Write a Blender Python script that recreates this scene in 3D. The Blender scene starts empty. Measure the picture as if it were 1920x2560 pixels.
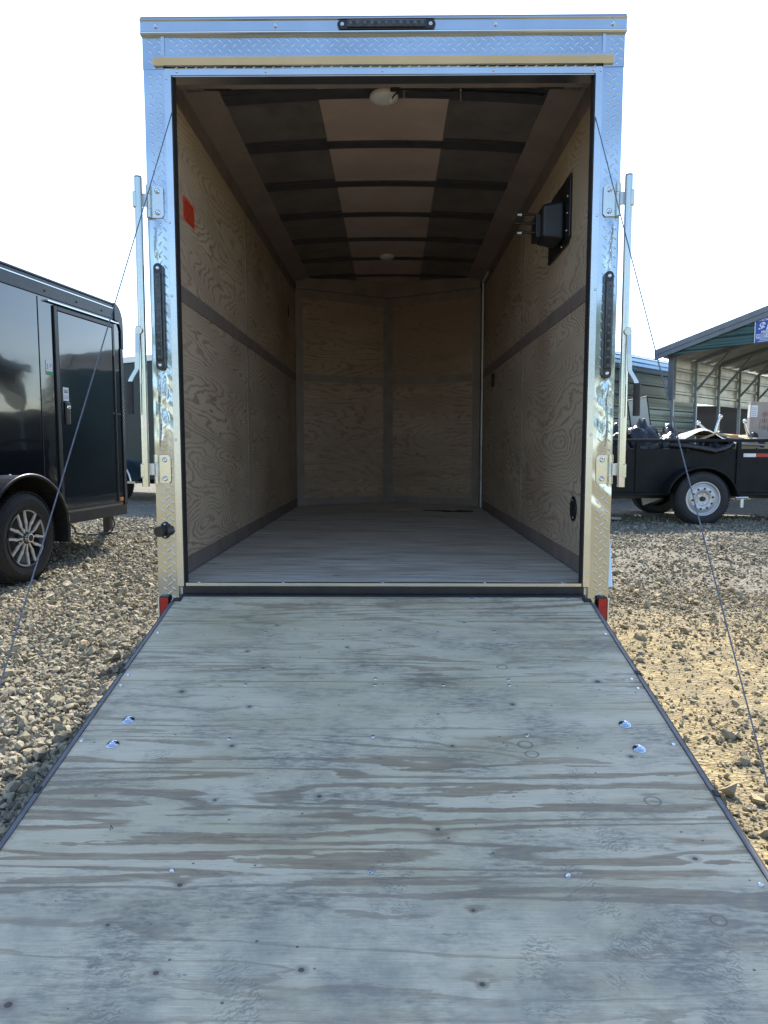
import bpy, bmesh, math, random
import numpy as np
from math import sin, cos, pi, radians, atan, atan2, sqrt
from mathutils import Vector, Matrix

# ------------------------------------------------------------------ camera
S = bpy.context.scene
COL = S.collection
F = 1770.0
PITCH = atan(161 / F); YAW = atan(19 / F)
cam_d = bpy.data.cameras.new("camera"); cam = bpy.data.objects.new("camera", cam_d)
COL.objects.link(cam); S.camera = cam
cam_d.sensor_fit = 'VERTICAL'; cam_d.sensor_height = 36.0; cam_d.lens = F / 2560 * 36
cam_d.clip_start = 0.02; cam_d.clip_end = 2000
cam.location = (0.035, -2.8, 1.0)
cam.rotation_euler = (pi / 2 - PITCH, 0, YAW)

# ------------------------------------------------------------------ sky, sun, exposure
SUN_EL = radians(44); SUN_AZ = radians(4.1)
W = bpy.data.worlds.new("World"); S.world = W; W.use_nodes = True
wn = W.node_tree.nodes; wl = W.node_tree.links; wn.clear()
sky = wn.new('ShaderNodeTexSky'); sky.sky_type = 'NISHITA'; sky.sun_disc = False
sky.sun_elevation = SUN_EL; sky.sun_rotation = SUN_AZ
sky.altitude = 100; sky.air_density = 1.0; sky.dust_density = 0.7; sky.ozone_density = 1.5
bg = wn.new('ShaderNodeBackground'); bg.inputs['Strength'].default_value = 0.15
wo = wn.new('ShaderNodeOutputWorld')
wl.new(sky.outputs[0], bg.inputs[0]); wl.new(bg.outputs[0], wo.inputs[0])
sd = bpy.data.lights.new("sun", 'SUN'); sd.energy = 4.0; sd.angle = radians(0.53); sd.color = (1.0, 0.93, 0.8)
sun = bpy.data.objects.new("sun", sd); COL.objects.link(sun)
dirv = Vector((sin(SUN_AZ) * cos(SUN_EL), cos(SUN_AZ) * cos(SUN_EL), sin(SUN_EL)))
sun.rotation_euler = dirv.to_track_quat('Z', 'Y').to_euler(); sun.location = (0, 10, 20)
S.view_settings.view_transform = 'Standard'; S.view_settings.look = 'None'
S.view_settings.gamma = 1; S.view_settings.use_curve_mapping = False
S.view_settings.exposure = 1.32
S.cycles.max_bounces = 10; S.cycles.diffuse_bounces = 6; S.cycles.glossy_bounces = 5
S.cycles.sample_clamp_indirect = 6

random.seed(5)
rng = np.random.default_rng(7)

# ------------------------------------------------------------------ helpers
class NT:
    """tiny node helper"""
    def __init__(s, name):
        s.m = bpy.data.materials.new(name); s.m.use_nodes = True
        s.n = s.m.node_tree.nodes; s.l = s.m.node_tree.links
        s.b = s.n['Principled BSDF']
    def new(s, t, ins=None, **props):
        nd = s.n.new(t)
        for k, v in props.items(): setattr(nd, k, v)
        for k, v in (ins or {}).items(): s.set(nd, k, v)
        return nd
    def set(s, nd, k, v):
        if hasattr(v, 'is_linked'): s.l.new(v, nd.inputs[k])
        elif isinstance(v, tuple) and nd.inputs[k].type == 'RGBA' and len(v) == 3: nd.inputs[k].default_value = (*v, 1)
        else: nd.inputs[k].default_value = v
    def M(s, op, a, b=0.0, c=0.0, clamp=False):
        nd = s.new('ShaderNodeMath', {0: a, 1: b, 2: c}, operation=op); nd.use_clamp = clamp
        return nd.outputs[0]
    def V(s, op, a, b=(0, 0, 0)):
        nd = s.new('ShaderNodeVectorMath', {0: a, 1: b}, operation=op)
        return nd.outputs['Value'] if op in ('LENGTH', 'DISTANCE', 'DOT_PRODUCT') else nd.outputs[0]
    def coord(s): return s.new('ShaderNodeTexCoord').outputs['Object']
    def scale(s, v, sc, off=(0, 0, 0)):
        return s.new('ShaderNodeMapping', {0: v, 3: sc, 1: off}).outputs[0]
    def noise(s, v, sc, det=3, rough=.5, dist=0.0):
        return s.new('ShaderNodeTexNoise', {'Vector': v, 'Scale': sc, 'Detail': det, 'Roughness': rough, 'Distortion': dist}).outputs['Fac']
    def ramp(s, f, stops, interp='LINEAR'):
        nd = s.new('ShaderNodeValToRGB', {0: f}); cr = nd.color_ramp; cr.interpolation = interp
        while len(cr.elements) < len(stops): cr.elements.new(0.5)
        for e, (p, c) in zip(cr.elements, stops):
            e.position = p; e.color = (*c, 1) if isinstance(c, tuple) else (c, c, c, 1)
        return nd.outputs[0]
    def mix(s, f, a, b, mode='MIX'):
        nd = s.n.new('ShaderNodeMix'); nd.data_type = 'RGBA'; nd.blend_type = mode
        s.set(nd, 0, f); s.set(nd, 6, a); s.set(nd, 7, b)
        return nd.outputs[2]
    def ss(s, v, lo, hi):
        nd = s.new('ShaderNodeMapRange', {0: v, 1: lo, 2: hi, 3: 0.0, 4: 1.0}, interpolation_type='SMOOTHSTEP')
        return nd.outputs[0]
    def bump(s, h, strength=.3, dist=.01):
        s.l.new(s.new('ShaderNodeBump', {'Height': h, 'Strength': strength, 'Distance': dist}).outputs[0], s.b.inputs['Normal'])
    def out(s, color=None, rough=None, metal=None, spec=None):
        for k, v in (('Base Color', color), ('Roughness', rough), ('Metallic', metal), ('Specular IOR Level', spec)):
            if v is not None: s.set(s.b, k, v)
        return s.m

def simple(name, col, rough=.5, metal=0.0, nz=.12, nscale=14, bump=0.0, spec=None, coat=0.0):
    t = NT(name); c = t.coord(); n = t.noise(c, nscale, 4, .6)
    lo = tuple(x * (1 - nz) for x in col); hi = tuple(min(1, x * (1 + nz)) for x in col)
    cc = t.mix(t.ss(n, .3, .7), lo, hi)
    rr = t.M('ADD', t.M('MULTIPLY', t.noise(c, nscale * 2.3, 3), .25 * rough), rough * .87)
    if bump: t.bump(n, bump, .004)
    if coat: t.b.inputs['Coat Weight'].default_value = coat; t.b.inputs['Coat Roughness'].default_value = .04
    return t.out(cc, rr, metal, spec)

class MB:
    def __init__(s): s.v = []; s.f = []; s.mi = []; s.sm = []
    def add(s, vs, fs, mi=0, smooth=False, mat=None):
        o = len(s.v)
        for p in vs:
            p = Vector(p)
            if mat is not None: p = mat @ p
            s.v.append(tuple(p))
        for f in fs: s.f.append(tuple(i + o for i in f)); s.mi.append(mi); s.sm.append(smooth)
        return s
    def box(s, a, b, mi=0, mat=None):
        x0, y0, z0 = (min(a[i], b[i]) for i in range(3)); x1, y1, z1 = (max(a[i], b[i]) for i in range(3))
        vs = [(x0, y0, z0), (x1, y0, z0), (x1, y1, z0), (x0, y1, z0), (x0, y0, z1), (x1, y0, z1), (x1, y1, z1), (x0, y1, z1)]
        return s.add(vs, [(0, 3, 2, 1), (4, 5, 6, 7), (0, 1, 5, 4), (1, 2, 6, 5), (2, 3, 7, 6), (3, 0, 4, 7)], mi, False, mat)
    def prism(s, poly, axis, d0, d1, mi=0, mat=None):
        """poly of 2D points extruded along axis; other two axes in cyclic order x->(y,z) y->(x,z) z->(x,y)"""
        n = len(poly)
        def P(p, d): return {'x': (d, p[0], p[1]), 'y': (p[0], d, p[1]), 'z': (p[0], p[1], d)}[axis]
        vs = [P(p, d0) for p in poly] + [P(p, d1) for p in poly]
        fs = [tuple(range(n)), tuple(range(2 * n - 1, n - 1, -1))] + [(i, (i + 1) % n, n + (i + 1) % n, n + i) for i in range(n)]
        return s.add(vs, fs, mi, False, mat)
    def cyl(s, p0, p1, r, n=16, r1=None, mi=0, caps=True, smooth=True, mat=None):
        p0 = Vector(p0); p1 = Vector(p1); d = (p1 - p0).normalized(); q = d.to_track_quat('Z', 'Y')
        r1 = r if r1 is None else r1; vs = []
        for p, rr in ((p0, r), (p1, r1)):
            for i in range(n):
                a = 2 * pi * i / n; vs.append(p + q @ Vector((cos(a) * rr, sin(a) * rr, 0)))
        s.add(vs, [(i, (i + 1) % n, n + (i + 1) % n, n + i) for i in range(n)], mi, smooth, mat)
        if caps: s.add(vs[:n], [tuple(range(n - 1, -1, -1))], mi, False, mat); s.add(vs[n:], [tuple(range(n))], mi, False, mat)
        return s
    def tube(s, pts, r, n=8, mi=0, mat=None, flat=1.0):
        pts = [Vector(p) for p in pts]; vs = []; m = len(pts)
        for k, p in enumerate(pts):
            d = (pts[min(k + 1, m - 1)] - pts[max(k - 1, 0)]).normalized()
            up = Vector((0, 0, 1)) if abs(d.z) < .95 else Vector((1, 0, 0))
            a = d.cross(up).normalized(); b = d.cross(a)
            for i in range(n):
                t = 2 * pi * i / n; vs.append(p + a * cos(t) * r + b * sin(t) * r * flat)
        fs = [(k * n + i, k * n + (i + 1) % n, (k + 1) * n + (i + 1) % n, (k + 1) * n + i) for k in range(m - 1) for i in range(n)]
        fs += [tuple(range(n - 1, -1, -1)), tuple((m - 1) * n + i for i in range(n))]
        return s.add(vs, fs, mi, True, mat)
    def lathe(s, prof, n=48, mi=0, mat=None, smooth=True, axis='x'):
        """profile (radius, offset along axis)"""
        vs = []
        for r, h in prof:
            for i in range(n):
                a = 2 * pi * i / n
                vs.append((h, r * cos(a), r * sin(a)) if axis == 'x' else (r * cos(a), r * sin(a), h) if axis == 'z' else (r * cos(a), h, r * sin(a)))
        fs = [(k * n + i, k * n + (i + 1) % n, (k + 1) * n + (i + 1) % n, (k + 1) * n + i) for k in range(len(prof) - 1) for i in range(n)]
        return s.add(vs, fs, mi, smooth, mat)
    def build(s, name, mats, parent=None, bev=0.0, seg=2):
        me = bpy.data.meshes.new(name); me.from_pydata(s.v, [], s.f)
        mats = mats if isinstance(mats, (list, tuple)) else [mats]
        for m in mats: me.materials.append(m)
        me.polygons.foreach_set('material_index', s.mi); me.polygons.foreach_set('use_smooth', s.sm)
        bm = bmesh.new(); bm.from_mesh(me); bmesh.ops.recalc_face_normals(bm, faces=bm.faces); bm.to_mesh(me); bm.free()
        o = bpy.data.objects.new(name, me); COL.objects.link(o); o.parent = parent
        if bev:
            md = o.modifiers.new('bevel', 'BEVEL'); md.width = bev; md.segments = seg; md.limit_method = 'ANGLE'; md.angle_limit = radians(35)
            md.use_clamp_overlap = True
        return o

def tag(o, label=None, cat=None, group=None, kind=None):
    for k, v in (('label', label), ('category', cat), ('group', group), ('kind', kind)):
        if v: o[k] = v
    return o
def empty(name, loc=(0, 0, 0), rz=0.0, **kw):
    o = bpy.data.objects.new(name, None); COL.objects.link(o); o.location = loc; o.rotation_euler = (0, 0, rz)
    o.empty_display_size = .2
    return tag(o, **kw)
def text_mesh(body, size, mat, parent, M, name, bold=0.0, ext=.002, align='CENTER', shear=0.0):
    cu = bpy.data.curves.new('t', 'FONT'); cu.body = body; cu.size = size; cu.extrude = ext; cu.align_x = align
    cu.offset = bold; cu.shear = shear
    to = bpy.data.objects.new('t', cu); COL.objects.link(to)
    bpy.context.view_layer.update()
    me = bpy.data.meshes.new_from_object(to.evaluated_get(bpy.context.evaluated_depsgraph_get()))
    bpy.data.objects.remove(to)
    me.transform(M); me.name = name
    me.materials.clear(); me.materials.append(mat)
    o = bpy.data.objects.new(name, me); COL.objects.link(o); o.parent = parent
    return o

# ------------------------------------------------------------------ materials
def metal(name, col=(.86, .87, .88), rough=.2, wob=.02, tint=0.0, streak=(1, 1, 1)):
    t = NT(name); c = t.coord()
    n1 = t.noise(t.scale(c, streak), 40, 4, .6); n2 = t.noise(c, 5, 3)
    rr = t.M('ADD', t.M('MULTIPLY', n1, rough * .5), rough * .75)
    cc = t.mix(t.ss(n2, .35, .7), tuple(x * .93 for x in col), col)
    if tint:
        h = t.noise(t.scale(c, (3, 3, 1.3)), 5, 2)
        cc = t.mix(tint, cc, t.ramp(h, [(.3, (.75, .8, .9)), (.45, (.9, .85, .6)), (.55, (.7, .9, .75)), (.7, (.92, .75, .85))]), 'MULTIPLY')
    t.bump(t.M('ADD', n2, t.M('MULTIPLY', n1, .05)), wob * 3, .004)
    return t.out(cc, rr, 1.0)
m_tread = metal('tread_plate', (.47, .52, .555), .13, .03)
m_alu = metal('aluminium_trim', (.55, .585, .61), .24, .02, 0, (1, 1, 8))
m_cap = metal('aluminium_cap', (.49, .53, .56), .2, .03, 0, (8, 1, 1))
m_galv = metal('zinc_plated_steel', (.60, .61, .60), .24, .02, .3)
m_galv_dull = metal('galvanised_steel', (.62, .64, .64), .42, .02)
m_railm = simple('dull_rail_steel', (.13, .135, .145), .5, .4, .15, 20)
m_blksteel = simple('oiled_spring_steel', (.24, .24, .235), .35, .7, .2, 40)
m_cable = simple('steel_wire_rope', (.16, .17, .19), .45, .6, .3, 200)
m_screw = metal('bright_screw', (.6, .65, .72), .2, .02)
m_chrome = metal('chrome', (.85, .85, .86), .1, .02)
m_black = simple('black_steel_paint', (.012, .013, .016), .42, 0, .3, 20, .1)
m_rubber = simple('black_rubber', (.018, .018, .02), .62, 0, .25, 30, .2)
m_tyre = simple('tyre_rubber', (.022, .022, .024), .72, 0, .3, 40, .3)
m_plastic = simple('black_plastic', (.012, .012, .014), .3, 0, .15, 30)
m_lamp_lens = simple('smoked_lens', (.035, .04, .045), .12, 0, .4, 60)
m_led = simple('clear_led', (.11, .12, .135), .15, .3, .2, 60)
m_red = simple('red_reflector', (.42, .012, .014), .25, 0, .15, 60)
m_amber = simple('amber_lens', (.75, .2, .02), .3)
m_white = simple('white_paint', (.78, .79, .78), .45, 0, .06)
m_dome = simple('dome_light_plastic', (.7, .68, .62), .4, 0, .05)
m_orange = simple('orange_red_label', (.8, .07, .025), .55, 0, .05)
m_ink = simple('dark_ink', (.05, .02, .02), .6)
m_dark_roof = simple('roof_sheet', (.22, .20, .195), .42, .35, .2, 6)
m_bow = simple('roof_bow_paint', (.07, .07, .08), .45, .2, .2, 9)
m_cove = simple('brown_cove_board', (.27, .215, .185), .55, 0, .12, 5)
m_frame = simple('brown_trim_board', (.20, .16, .145), .6, 0, .15, 8)
m_nose = simple('nose_trim_board', (.27, .225, .195), .6, 0, .12, 8)
m_batten = simple('grey_batten', (.25, .235, .21), .6, 0, .1, 8)
m_body_skin = simple('charcoal_skin', (.02, .022, .026), .16, 0, .1, 4, coat=.6)
m_spoke = simple('machined_spoke', (.72, .71, .68), .3, .35, .05)
m_silver_wheel = simple('silver_wheel_paint', (.5, .51, .53), .38, .4, .06)

def plywood(name, light, dark, lscale=(1, 1, 1), bands=17, sc=1.35, seed=0, warm=(.3, .2, .14), lo=.5, rough=.6):
    """rotary cut ply: contour lines of a stretched noise field"""
    t = NT(name); c = t.coord()
    c2 = t.scale(c, lscale, (seed * 3.7, seed * 1.9, seed * 5.3))
    big = t.noise(c2, sc, 2, .45, .3)
    jag = t.noise(t.scale(c, (lscale[0] * 1.6, lscale[1] * 1.6, lscale[2] * 1.2)), 9, 4, .62)
    fine = t.noise(c2, 60, 4, .7)
    h = t.M('ADD', t.M('ADD', t.M('MULTIPLY', big, bands), t.M('MULTIPLY', jag, 2.3)), t.M('MULTIPLY', fine, .12))
    fr = t.M('FRACT', h)
    line = t.M('MULTIPLY', t.ss(fr, lo, .86), t.M('SUBTRACT', 1.0, t.ss(fr, .93, .995)))
    vary = t.ss(t.noise(c, 2.3, 3), .3, .65)
    line = t.M('MULTIPLY', line, t.M('ADD', t.M('MULTIPLY', vary, .5), .5))
    base = t.mix(t.ss(t.noise(c2, 3.1, 3), .3, .7), light, tuple(x * .84 for x in light))
    base = t.mix(t.M('MULTIPLY', t.ss(t.noise(c, 1.1, 2), .5, .7), .5), base, warm)
    cc = t.mix(line, base, dark)
    # short vertical checks
    vor = t.new('ShaderNodeTexVoronoi', {'Vector': t.scale(c, (9, 9, 3.2)), 'Scale': 1.6, 'Randomness': 1.0})
    pin = t.M('MULTIPLY', t.M('LESS_THAN', vor.outputs['Distance'], .045), t.M('GREATER_THAN', t.noise(c, 1.7, 1), .5))
    cc = t.mix(t.M('MULTIPLY', pin, .8), cc, (.03, .02, .015))
    t.bump(t.M('ADD', t.M('MULTIPLY', line, -.6), fine), .25, .002)
    return t.out(cc, rough, 0, .25)
m_wallA = plywood('wall_plywood', (.53, .43, .325), (.29, .19, .13), (.42, .42, 2.1), 54, 1.1, 0)
m_wallB = plywood('wall_plywood_right', (.50, .41, .31), (.28, .19, .13), (.5, .5, 1.9), 58, 1.1, 2)
m_wallC = plywood('nose_plywood', (.46, .355, .265), (.30, .19, .13), (.45, .45, 2.8), 26, 1.2, 4, lo=.62)
m_ceil = simple('ceiling_luan', (.52, .40, .34), .55, 0, .12, 3)

def floor_ply():
    t = NT('floor_plywood'); c = t.coord()
    st = t.scale(c, (.7, 11, 1))
    a = t.noise(st, 4.5, 5, .6); b = t.noise(t.scale(c, (.5, 3.2, 1)), 3.4, 3, .5)
    cc = t.mix(t.ss(a, .3, .62), (.36, .31, .25), (.70, .64, .54))
    cc = t.mix(t.M('MULTIPLY', t.ss(b, .5, .68), .6), cc, (.42, .33, .23))
    sm = t.noise(t.scale(c, (2.0, 13, 1)), 3.3, 2, .5)
    cc = t.mix(t.M('MULTIPLY', t.ss(sm, .68, .74), .85), cc, (.05, .045, .04))
    t.bump(a, .3, .003)
    return t.out(cc, .62, 0, .3)
m_floor = floor_ply()

# ramp plywood (local coordinates: x across, y down the slope)
KNOTS = [(-0.387, -1.488, .013), (-0.374, -1.68, .012), (-0.12, -1.672, .013), (0.195, -1.696, .012), (0.141, -1.329, .013), (-0.132, -1.224, .014),
         (-0.376, -1.239, .009), (0.676, -1.41, .013), (-0.496, -1.583, .009), (0.196, -1.544, .009), (0.652, -1.068, .014),
         (-0.603, -1.74, .016), (-0.381, -1.031, .013), (-0.37, -0.847, .012), (0.388, -0.83, .014), (0.198, -1.027, .011), (-0.587, -0.769, .017),
         (0.667, -0.703, .018), (-0.11, -0.49, .010), (-0.371, -0.33, .010), (-0.368, -0.629, .011), (-.44, -.52, .010), (.17, -.88, .007), (.3, -.3, .01)]
RINGS = [(0.658, -1.563, .016), (0.649, -1.234, .02), (.39, -1.02, .02), (.40, -1.06, .018), (.389, -.619, .017)]
PRINTS = [(0.475, -1.227, .055, .14, .25), (0.508, -1.345, .045, .10, -.5), (-0.55, -1.10, .05, .13, -.2), (0.142, -0.95, .05, .12, .3), (0.61, -1.661, .055, .15, .35),
          (0.04, -1.459, .05, .12, .15), (-0.453, -1.69, .05, .13, -.25), (-0.22, -1.73, .05, .12, -.5), (0.50, -1.61, .055, .14, .8), (0.43, -1.53, .05, .13, -.3), (.30, -1.70, .05, .12, .1)]
def ramp_ply():
    t = NT('ramp_plywood'); c0 = t.coord()
    sep = t.new('ShaderNodeSeparateXYZ', {0: c0}); X, Y = sep.outputs[0], sep.outputs[1]
    cx = t.new('ShaderNodeCombineXYZ', {0: X, 1: Y, 2: 0.0}).outputs[0]
    # knots pull the grain
    kd = None; ring = None; warp = None
    for i, (kx, ky, kr) in enumerate(KNOTS + RINGS):
        kr = kr * (.62 if i < len(KNOTS) else 1)
        d = t.V('LENGTH', t.V('MULTIPLY', t.V('SUBTRACT', cx, (kx, ky, 0)), (1 / kr, 1.25 / kr, 0)))
        w = t.M('POWER', 2.718, t.M('MULTIPLY', d, -.28))
        warp = w if warp is None else t.M('ADD', warp, w)
        if i < len(KNOTS): kd = d if kd is None else t.M('MINIMUM', kd, d)
        else: ring = d if ring is None else t.M('MINIMUM', ring, d)
    jag = t.noise(t.scale(cx, (5, 26, 1)), 3.0, 4, .6)
    h1 = t.noise(t.scale(cx, (.40, 5.6, 1), (2.3, .37, 0)), 1.35, 3, .5, .35)
    H = t.M('ADD', t.M('ADD', t.M('MULTIPLY', h1, 9.0), t.M('MULTIPLY', jag, .55)), t.M('MULTIPLY', warp, .6))
    fr = t.M('FRACT', H)
    # zone where broad brown late wood shows (upper third of second sheet) versus thin lines elsewhere
    zone = t.M('MULTIPLY', t.ss(t.noise(t.scale(cx, (.5, 1.5, 1), (0, 4.1, 0)), 1.5, 2), .36, .62), .65)
    zb = t.M('MULTIPLY', t.ss(Y, -1.62, -1.40), t.M('SUBTRACT', 1.0, t.ss(Y, -1.17, -1.04)))
    zc = t.M('MULTIPLY', t.ss(Y, -.36, -.26), .6)
    zone = t.M('ADD', zone, t.M('MAXIMUM', zb, zc), clamp=True)
    thr = t.M('SUBTRACT', .90, t.M('MULTIPLY', zone, .36))
    edge = t.ss(t.M('SUBTRACT', fr, thr), -.10, .10)
    late = t.M('MULTIPLY', edge, t.M('SUBTRACT', 1.0, t.ss(fr, .96, 1.0)))
    late = t.M('MULTIPLY', late, t.M('ADD', .45, t.M('MULTIPLY', t.noise(t.scale(cx, (2, 9, 1)), 3.3, 4, .65), 1.0)), clamp=True)
    fib = t.noise(t.scale(cx, (2.5, 160, 1)), 3, 4, .7)
    mott = t.noise(t.scale(cx, (.8, 1.5, 1)), 3.6, 7, .68)
    base = t.mix(t.ss(fib, .25, .75), (.56, .475, .325), (.77, .665, .475))
    base = t.mix(t.M('MULTIPLY', t.ss(t.noise(t.scale(cx, (.8, 3, 1), (7, 2, 0)), 2.2, 3), .42, .7), .65), base, (.47, .39, .23))
    base = t.mix(t.M('MULTIPLY', late, t.M('ADD', .42, t.M('MULTIPLY', zone, .5))), base, t.mix(t.ss(t.noise(t.scale(cx, (1.5, 30, 1)), 5, 4, .65), .3, .7), (.25, .18, .11), (.40, .305, .19)))
    # thin dark grain lines
    fr2 = t.M('FRACT', t.M('MULTIPLY', t.M('ADD', H, t.M('MULTIPLY', jag, .6)), 2.0))
    thin = t.M('MULTIPLY', t.M('MULTIPLY', t.ss(fr2, .90, .95), t.M('SUBTRACT', 1.0, t.ss(fr2, .96, 1.0))), t.ss(t.noise(t.scale(cx, (2, 7, 1)), 3, 2), .5, .62))
    base = t.mix(t.M('MULTIPLY', thin, .65), base, (.15, .11, .08))
    # grey dirt mottling and smears
    dirt = t.M('MULTIPLY', t.ss(mott, .42, .66), .8)
    dirt = t.M('MULTIPLY', dirt, t.M('ADD', .2, t.ss(t.noise(t.scale(cx, (7, 30, 1)), 4, 5, .72), .36, .64)))
    base = t.mix(dirt, base, (.22, .20, .16))
    near = t.M('MULTIPLY', t.M('SUBTRACT', 1.0, t.ss(Y, -1.62, -1.38)), t.ss(t.noise(t.scale(cx, (2, 2.4, 1), (3, 1, 0)), 3.2, 5, .66), .36, .7))
    base = t.mix(t.M('MULTIPLY', near, .55), base, (.21, .205, .18))
    # shoe prints: tread waves inside soft ellipses
    pm = None
    for px, py, ax, ay, rot in PRINTS:
        v = t.V('SUBTRACT', cx, (px, py, 0))
        v = t.new('ShaderNodeVectorRotate', {0: v, 'Angle': rot}, rotation_type='Z_AXIS').outputs[0]
        d = t.V('LENGTH', t.V('MULTIPLY', v, (1 / ax, 1 / ay, 0)))
        inside = t.M('SUBTRACT', 1.0, t.ss(d, .7, 1.05))
        wv = t.new('ShaderNodeTexWave', {'Vector': v, 'Scale': 34.0, 'Distortion': 9.0, 'Detail': 2.0, 'Detail Scale': 2.2}, wave_type='BANDS', bands_direction='Y')
        q = t.M('MULTIPLY', inside, t.ss(wv.outputs['Fac'], .45, .7))
        pm = q if pm is None else t.M('MAXIMUM', pm, q)
    pm = t.M('MULTIPLY', pm, t.ss(t.noise(t.scale(cx, (9, 9, 1)), 2.5, 3), .36, .62))
    base = t.mix(t.M('MULTIPLY', pm, .5), base, (.17, .165, .145))
    # knots
    k = t.M('SUBTRACT', 1.0, t.ss(kd, .55, .85)); halo = t.M('SUBTRACT', 1.0, t.ss(kd, .8, 2.4))
    base = t.mix(t.M('MULTIPLY', halo, .45), base, (.17, .135, .11))
    base = t.mix(t.M('MULTIPLY', k, .9), base, t.mix(fib, (.05, .038, .03), (.13, .10, .08)))
    rg = t.M('MULTIPLY', t.ss(ring, .72, .88), t.M('SUBTRACT', 1.0, t.ss(ring, .98, 1.15)))
    base = t.mix(t.M('MULTIPLY', rg, .7), base, (.16, .14, .12))
    sp = t.new('ShaderNodeTexVoronoi', {'Vector': t.scale(cx, (7, 9, 1)), 'Scale': 2.2})
    base = t.mix(t.M('MULTIPLY', t.M('LESS_THAN', sp.outputs['Distance'], .05), .75), base, (.06, .05, .045))
    t.bump(t.M('ADD', t.M('MULTIPLY', fib, .7), t.M('MULTIPLY', late, -.5)), .22, .0015)
    return t.out(base, t.M('ADD', .5, t.M('MULTIPLY', mott, .2)), 0, .4)
m_ramp = ramp_ply()

# =================================================================== GROUND
def gh(x, y):
    """gentle ground relief (numpy)"""
    return (.018 * np.sin(1.3 * x + .7 * y + 1) * np.sin(.9 * y - .5 * x) + .012 * np.sin(3.1 * x - 1.9 * y) + .008 * np.sin(5.3 * y + 2.2 * x)
            - .010) * np.clip((np.hypot(x, y + .5) - .2) / 1.2, 0, 1)

def ground_mat(name, stone=False):
    t = NT(name)
    if stone:
        a = t.new('ShaderNodeAttribute', attribute_name='tint').outputs['Fac']
        c = t.coord()
        cc = t.ramp(a, [(0, (.07, .066, .058)), (.25, (.16, .15, .12)), (.5, (.26, .245, .19)), (.78, (.38, .355, .265)), (.9, (.42, .34, .23)), (1, (.62, .58, .49))])
        cc = t.mix(t.M('MULTIPLY', t.noise(c, 60, 4, .65), .35), cc, (.22, .2, .16))
        dz = t.new('ShaderNodeAttribute', attribute_name='dust').outputs['Fac']
        cc = t.mix(t.M('MULTIPLY', dz, .85), cc, (.40, .32, .19))
        t.bump(t.noise(c, 90, 4), .4, .004)
        return t.out(cc, .85, 0, .25)
    g = t.new('ShaderNodeNewGeometry').outputs['Position']
    sp = t.new('ShaderNodeSeparateXYZ', {0: g}); X, Y = sp.outputs[0], sp.outputs[1]
    n = t.noise(g, .8, 4, .6)
    # bare tan dirt close by on the right, gravel elsewhere in view
    dm = t.M('MULTIPLY', t.ss(X, .3, .7), t.M('SUBTRACT', 1.0, t.ss(t.M('ADD', Y, t.M('MULTIPLY', n, 2.2)), 1.9, 3.4)))
    dm = t.M('MAXIMUM', t.M('MULTIPLY', dm, t.ss(n, .25, .45)), t.M('SUBTRACT', 1.0, t.ss(Y, -3.4, -2.6)))  # unseen ground behind the camera made tan so the posts mirror gold
    vs = []
    for s_ in (38, 70): vs.append(t.new('ShaderNodeTexVoronoi', {'Vector': t.V('ADD', g, t.scale(g, (.1, .1, 0))), 'Scale': float(s_), 'Randomness': 1.0}))
    gcol = t.ramp(t.new('ShaderNodeSeparateColor', {0: vs[0].outputs['Color']}).outputs[0], [(0, (.12, .115, .10)), (.4, (.24, .225, .185)), (.8, (.38, .35, .28)), (1, (.5, .47, .4))])
    gcol = t.mix(t.ss(vs[0].outputs['Distance'], .35, .75), gcol, (.08, .075, .06))
    gcol2 = t.mix(t.ss(t.noise(g, 14, 5, .7), .35, .65), gcol, (.30, .27, .21))
    pat = t.noise(g, 1.6, 5, .65)
    gcol2 = t.mix(t.M('MULTIPLY', t.ss(pat, .45, .68), .4), gcol2, (.16, .15, .125))
    dn = t.noise(g, 26, 6, .7)
    dcol = t.mix(t.ss(dn, .32, .68), (.24, .185, .095), (.52, .42, .235))
    dcol = t.mix(t.M('MULTIPLY', t.ss(t.noise(g, 4, 6, .7), .42, .62), .75), dcol, (.23, .195, .13))
    t.bump(t.M('ADD', t.M('MULTIPLY', t.M('SUBTRACT', 1.0, vs[0].outputs['Distance']), t.M('SUBTRACT', 1.0, t.M('MULTIPLY', dm, .85))),
               t.M('ADD', t.M('MULTIPLY', dn, .9), t.M('MULTIPLY', t.M('SUBTRACT', 1.0, vs[1].outputs['Distance']), .4))), .9, .03)
    return t.out(t.mix(dm, gcol2, dcol), .9, 0, .2)
m_ground = ground_mat('gravel_ground'); m_stone = ground_mat('crushed_stone', True)

def make_ground():
    def axis(lo, hi, step, far):
        a = list(np.arange(lo, hi + 1e-6, step)); k = step
        p = a[-1]
        while p < far: k *= 1.35; p += k; a.append(min(p, far))
        k = step; p = a[0]; pre = []
        while p > -far: k *= 1.35; p -= k; pre.append(max(p, -far))
        return np.array(pre[::-1] + a)
    xs = axis(-6, 7, .08, 400); ys = axis(-2.5, 8, .08, 400)
    XX, YY = np.meshgrid(xs, ys); ZZ = gh(XX, YY)
    far = np.clip((np.hypot(XX, YY - 3) - 8) / 3, 0, 1); ZZ = ZZ * (1 - far)
    v = np.stack([XX, YY, ZZ], -1).reshape(-1, 3)
    nx, ny = len(xs), len(ys)
    i = np.arange(nx - 1)[None, :] + nx * np.arange(ny - 1)[:, None]
    f = np.stack([i, i + 1, i + 1 + nx, i + nx], -1).reshape(-1, 4)
    me = bpy.data.meshes.new('ground'); me.from_pydata(v.tolist(), [], f.tolist())
    me.polygons.foreach_set('use_smooth', [True] * len(f)); me.materials.append(m_ground)
    o = bpy.data.objects.new('ground', me); COL.objects.link(o); tag(o, kind='structure')
make_ground()

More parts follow.
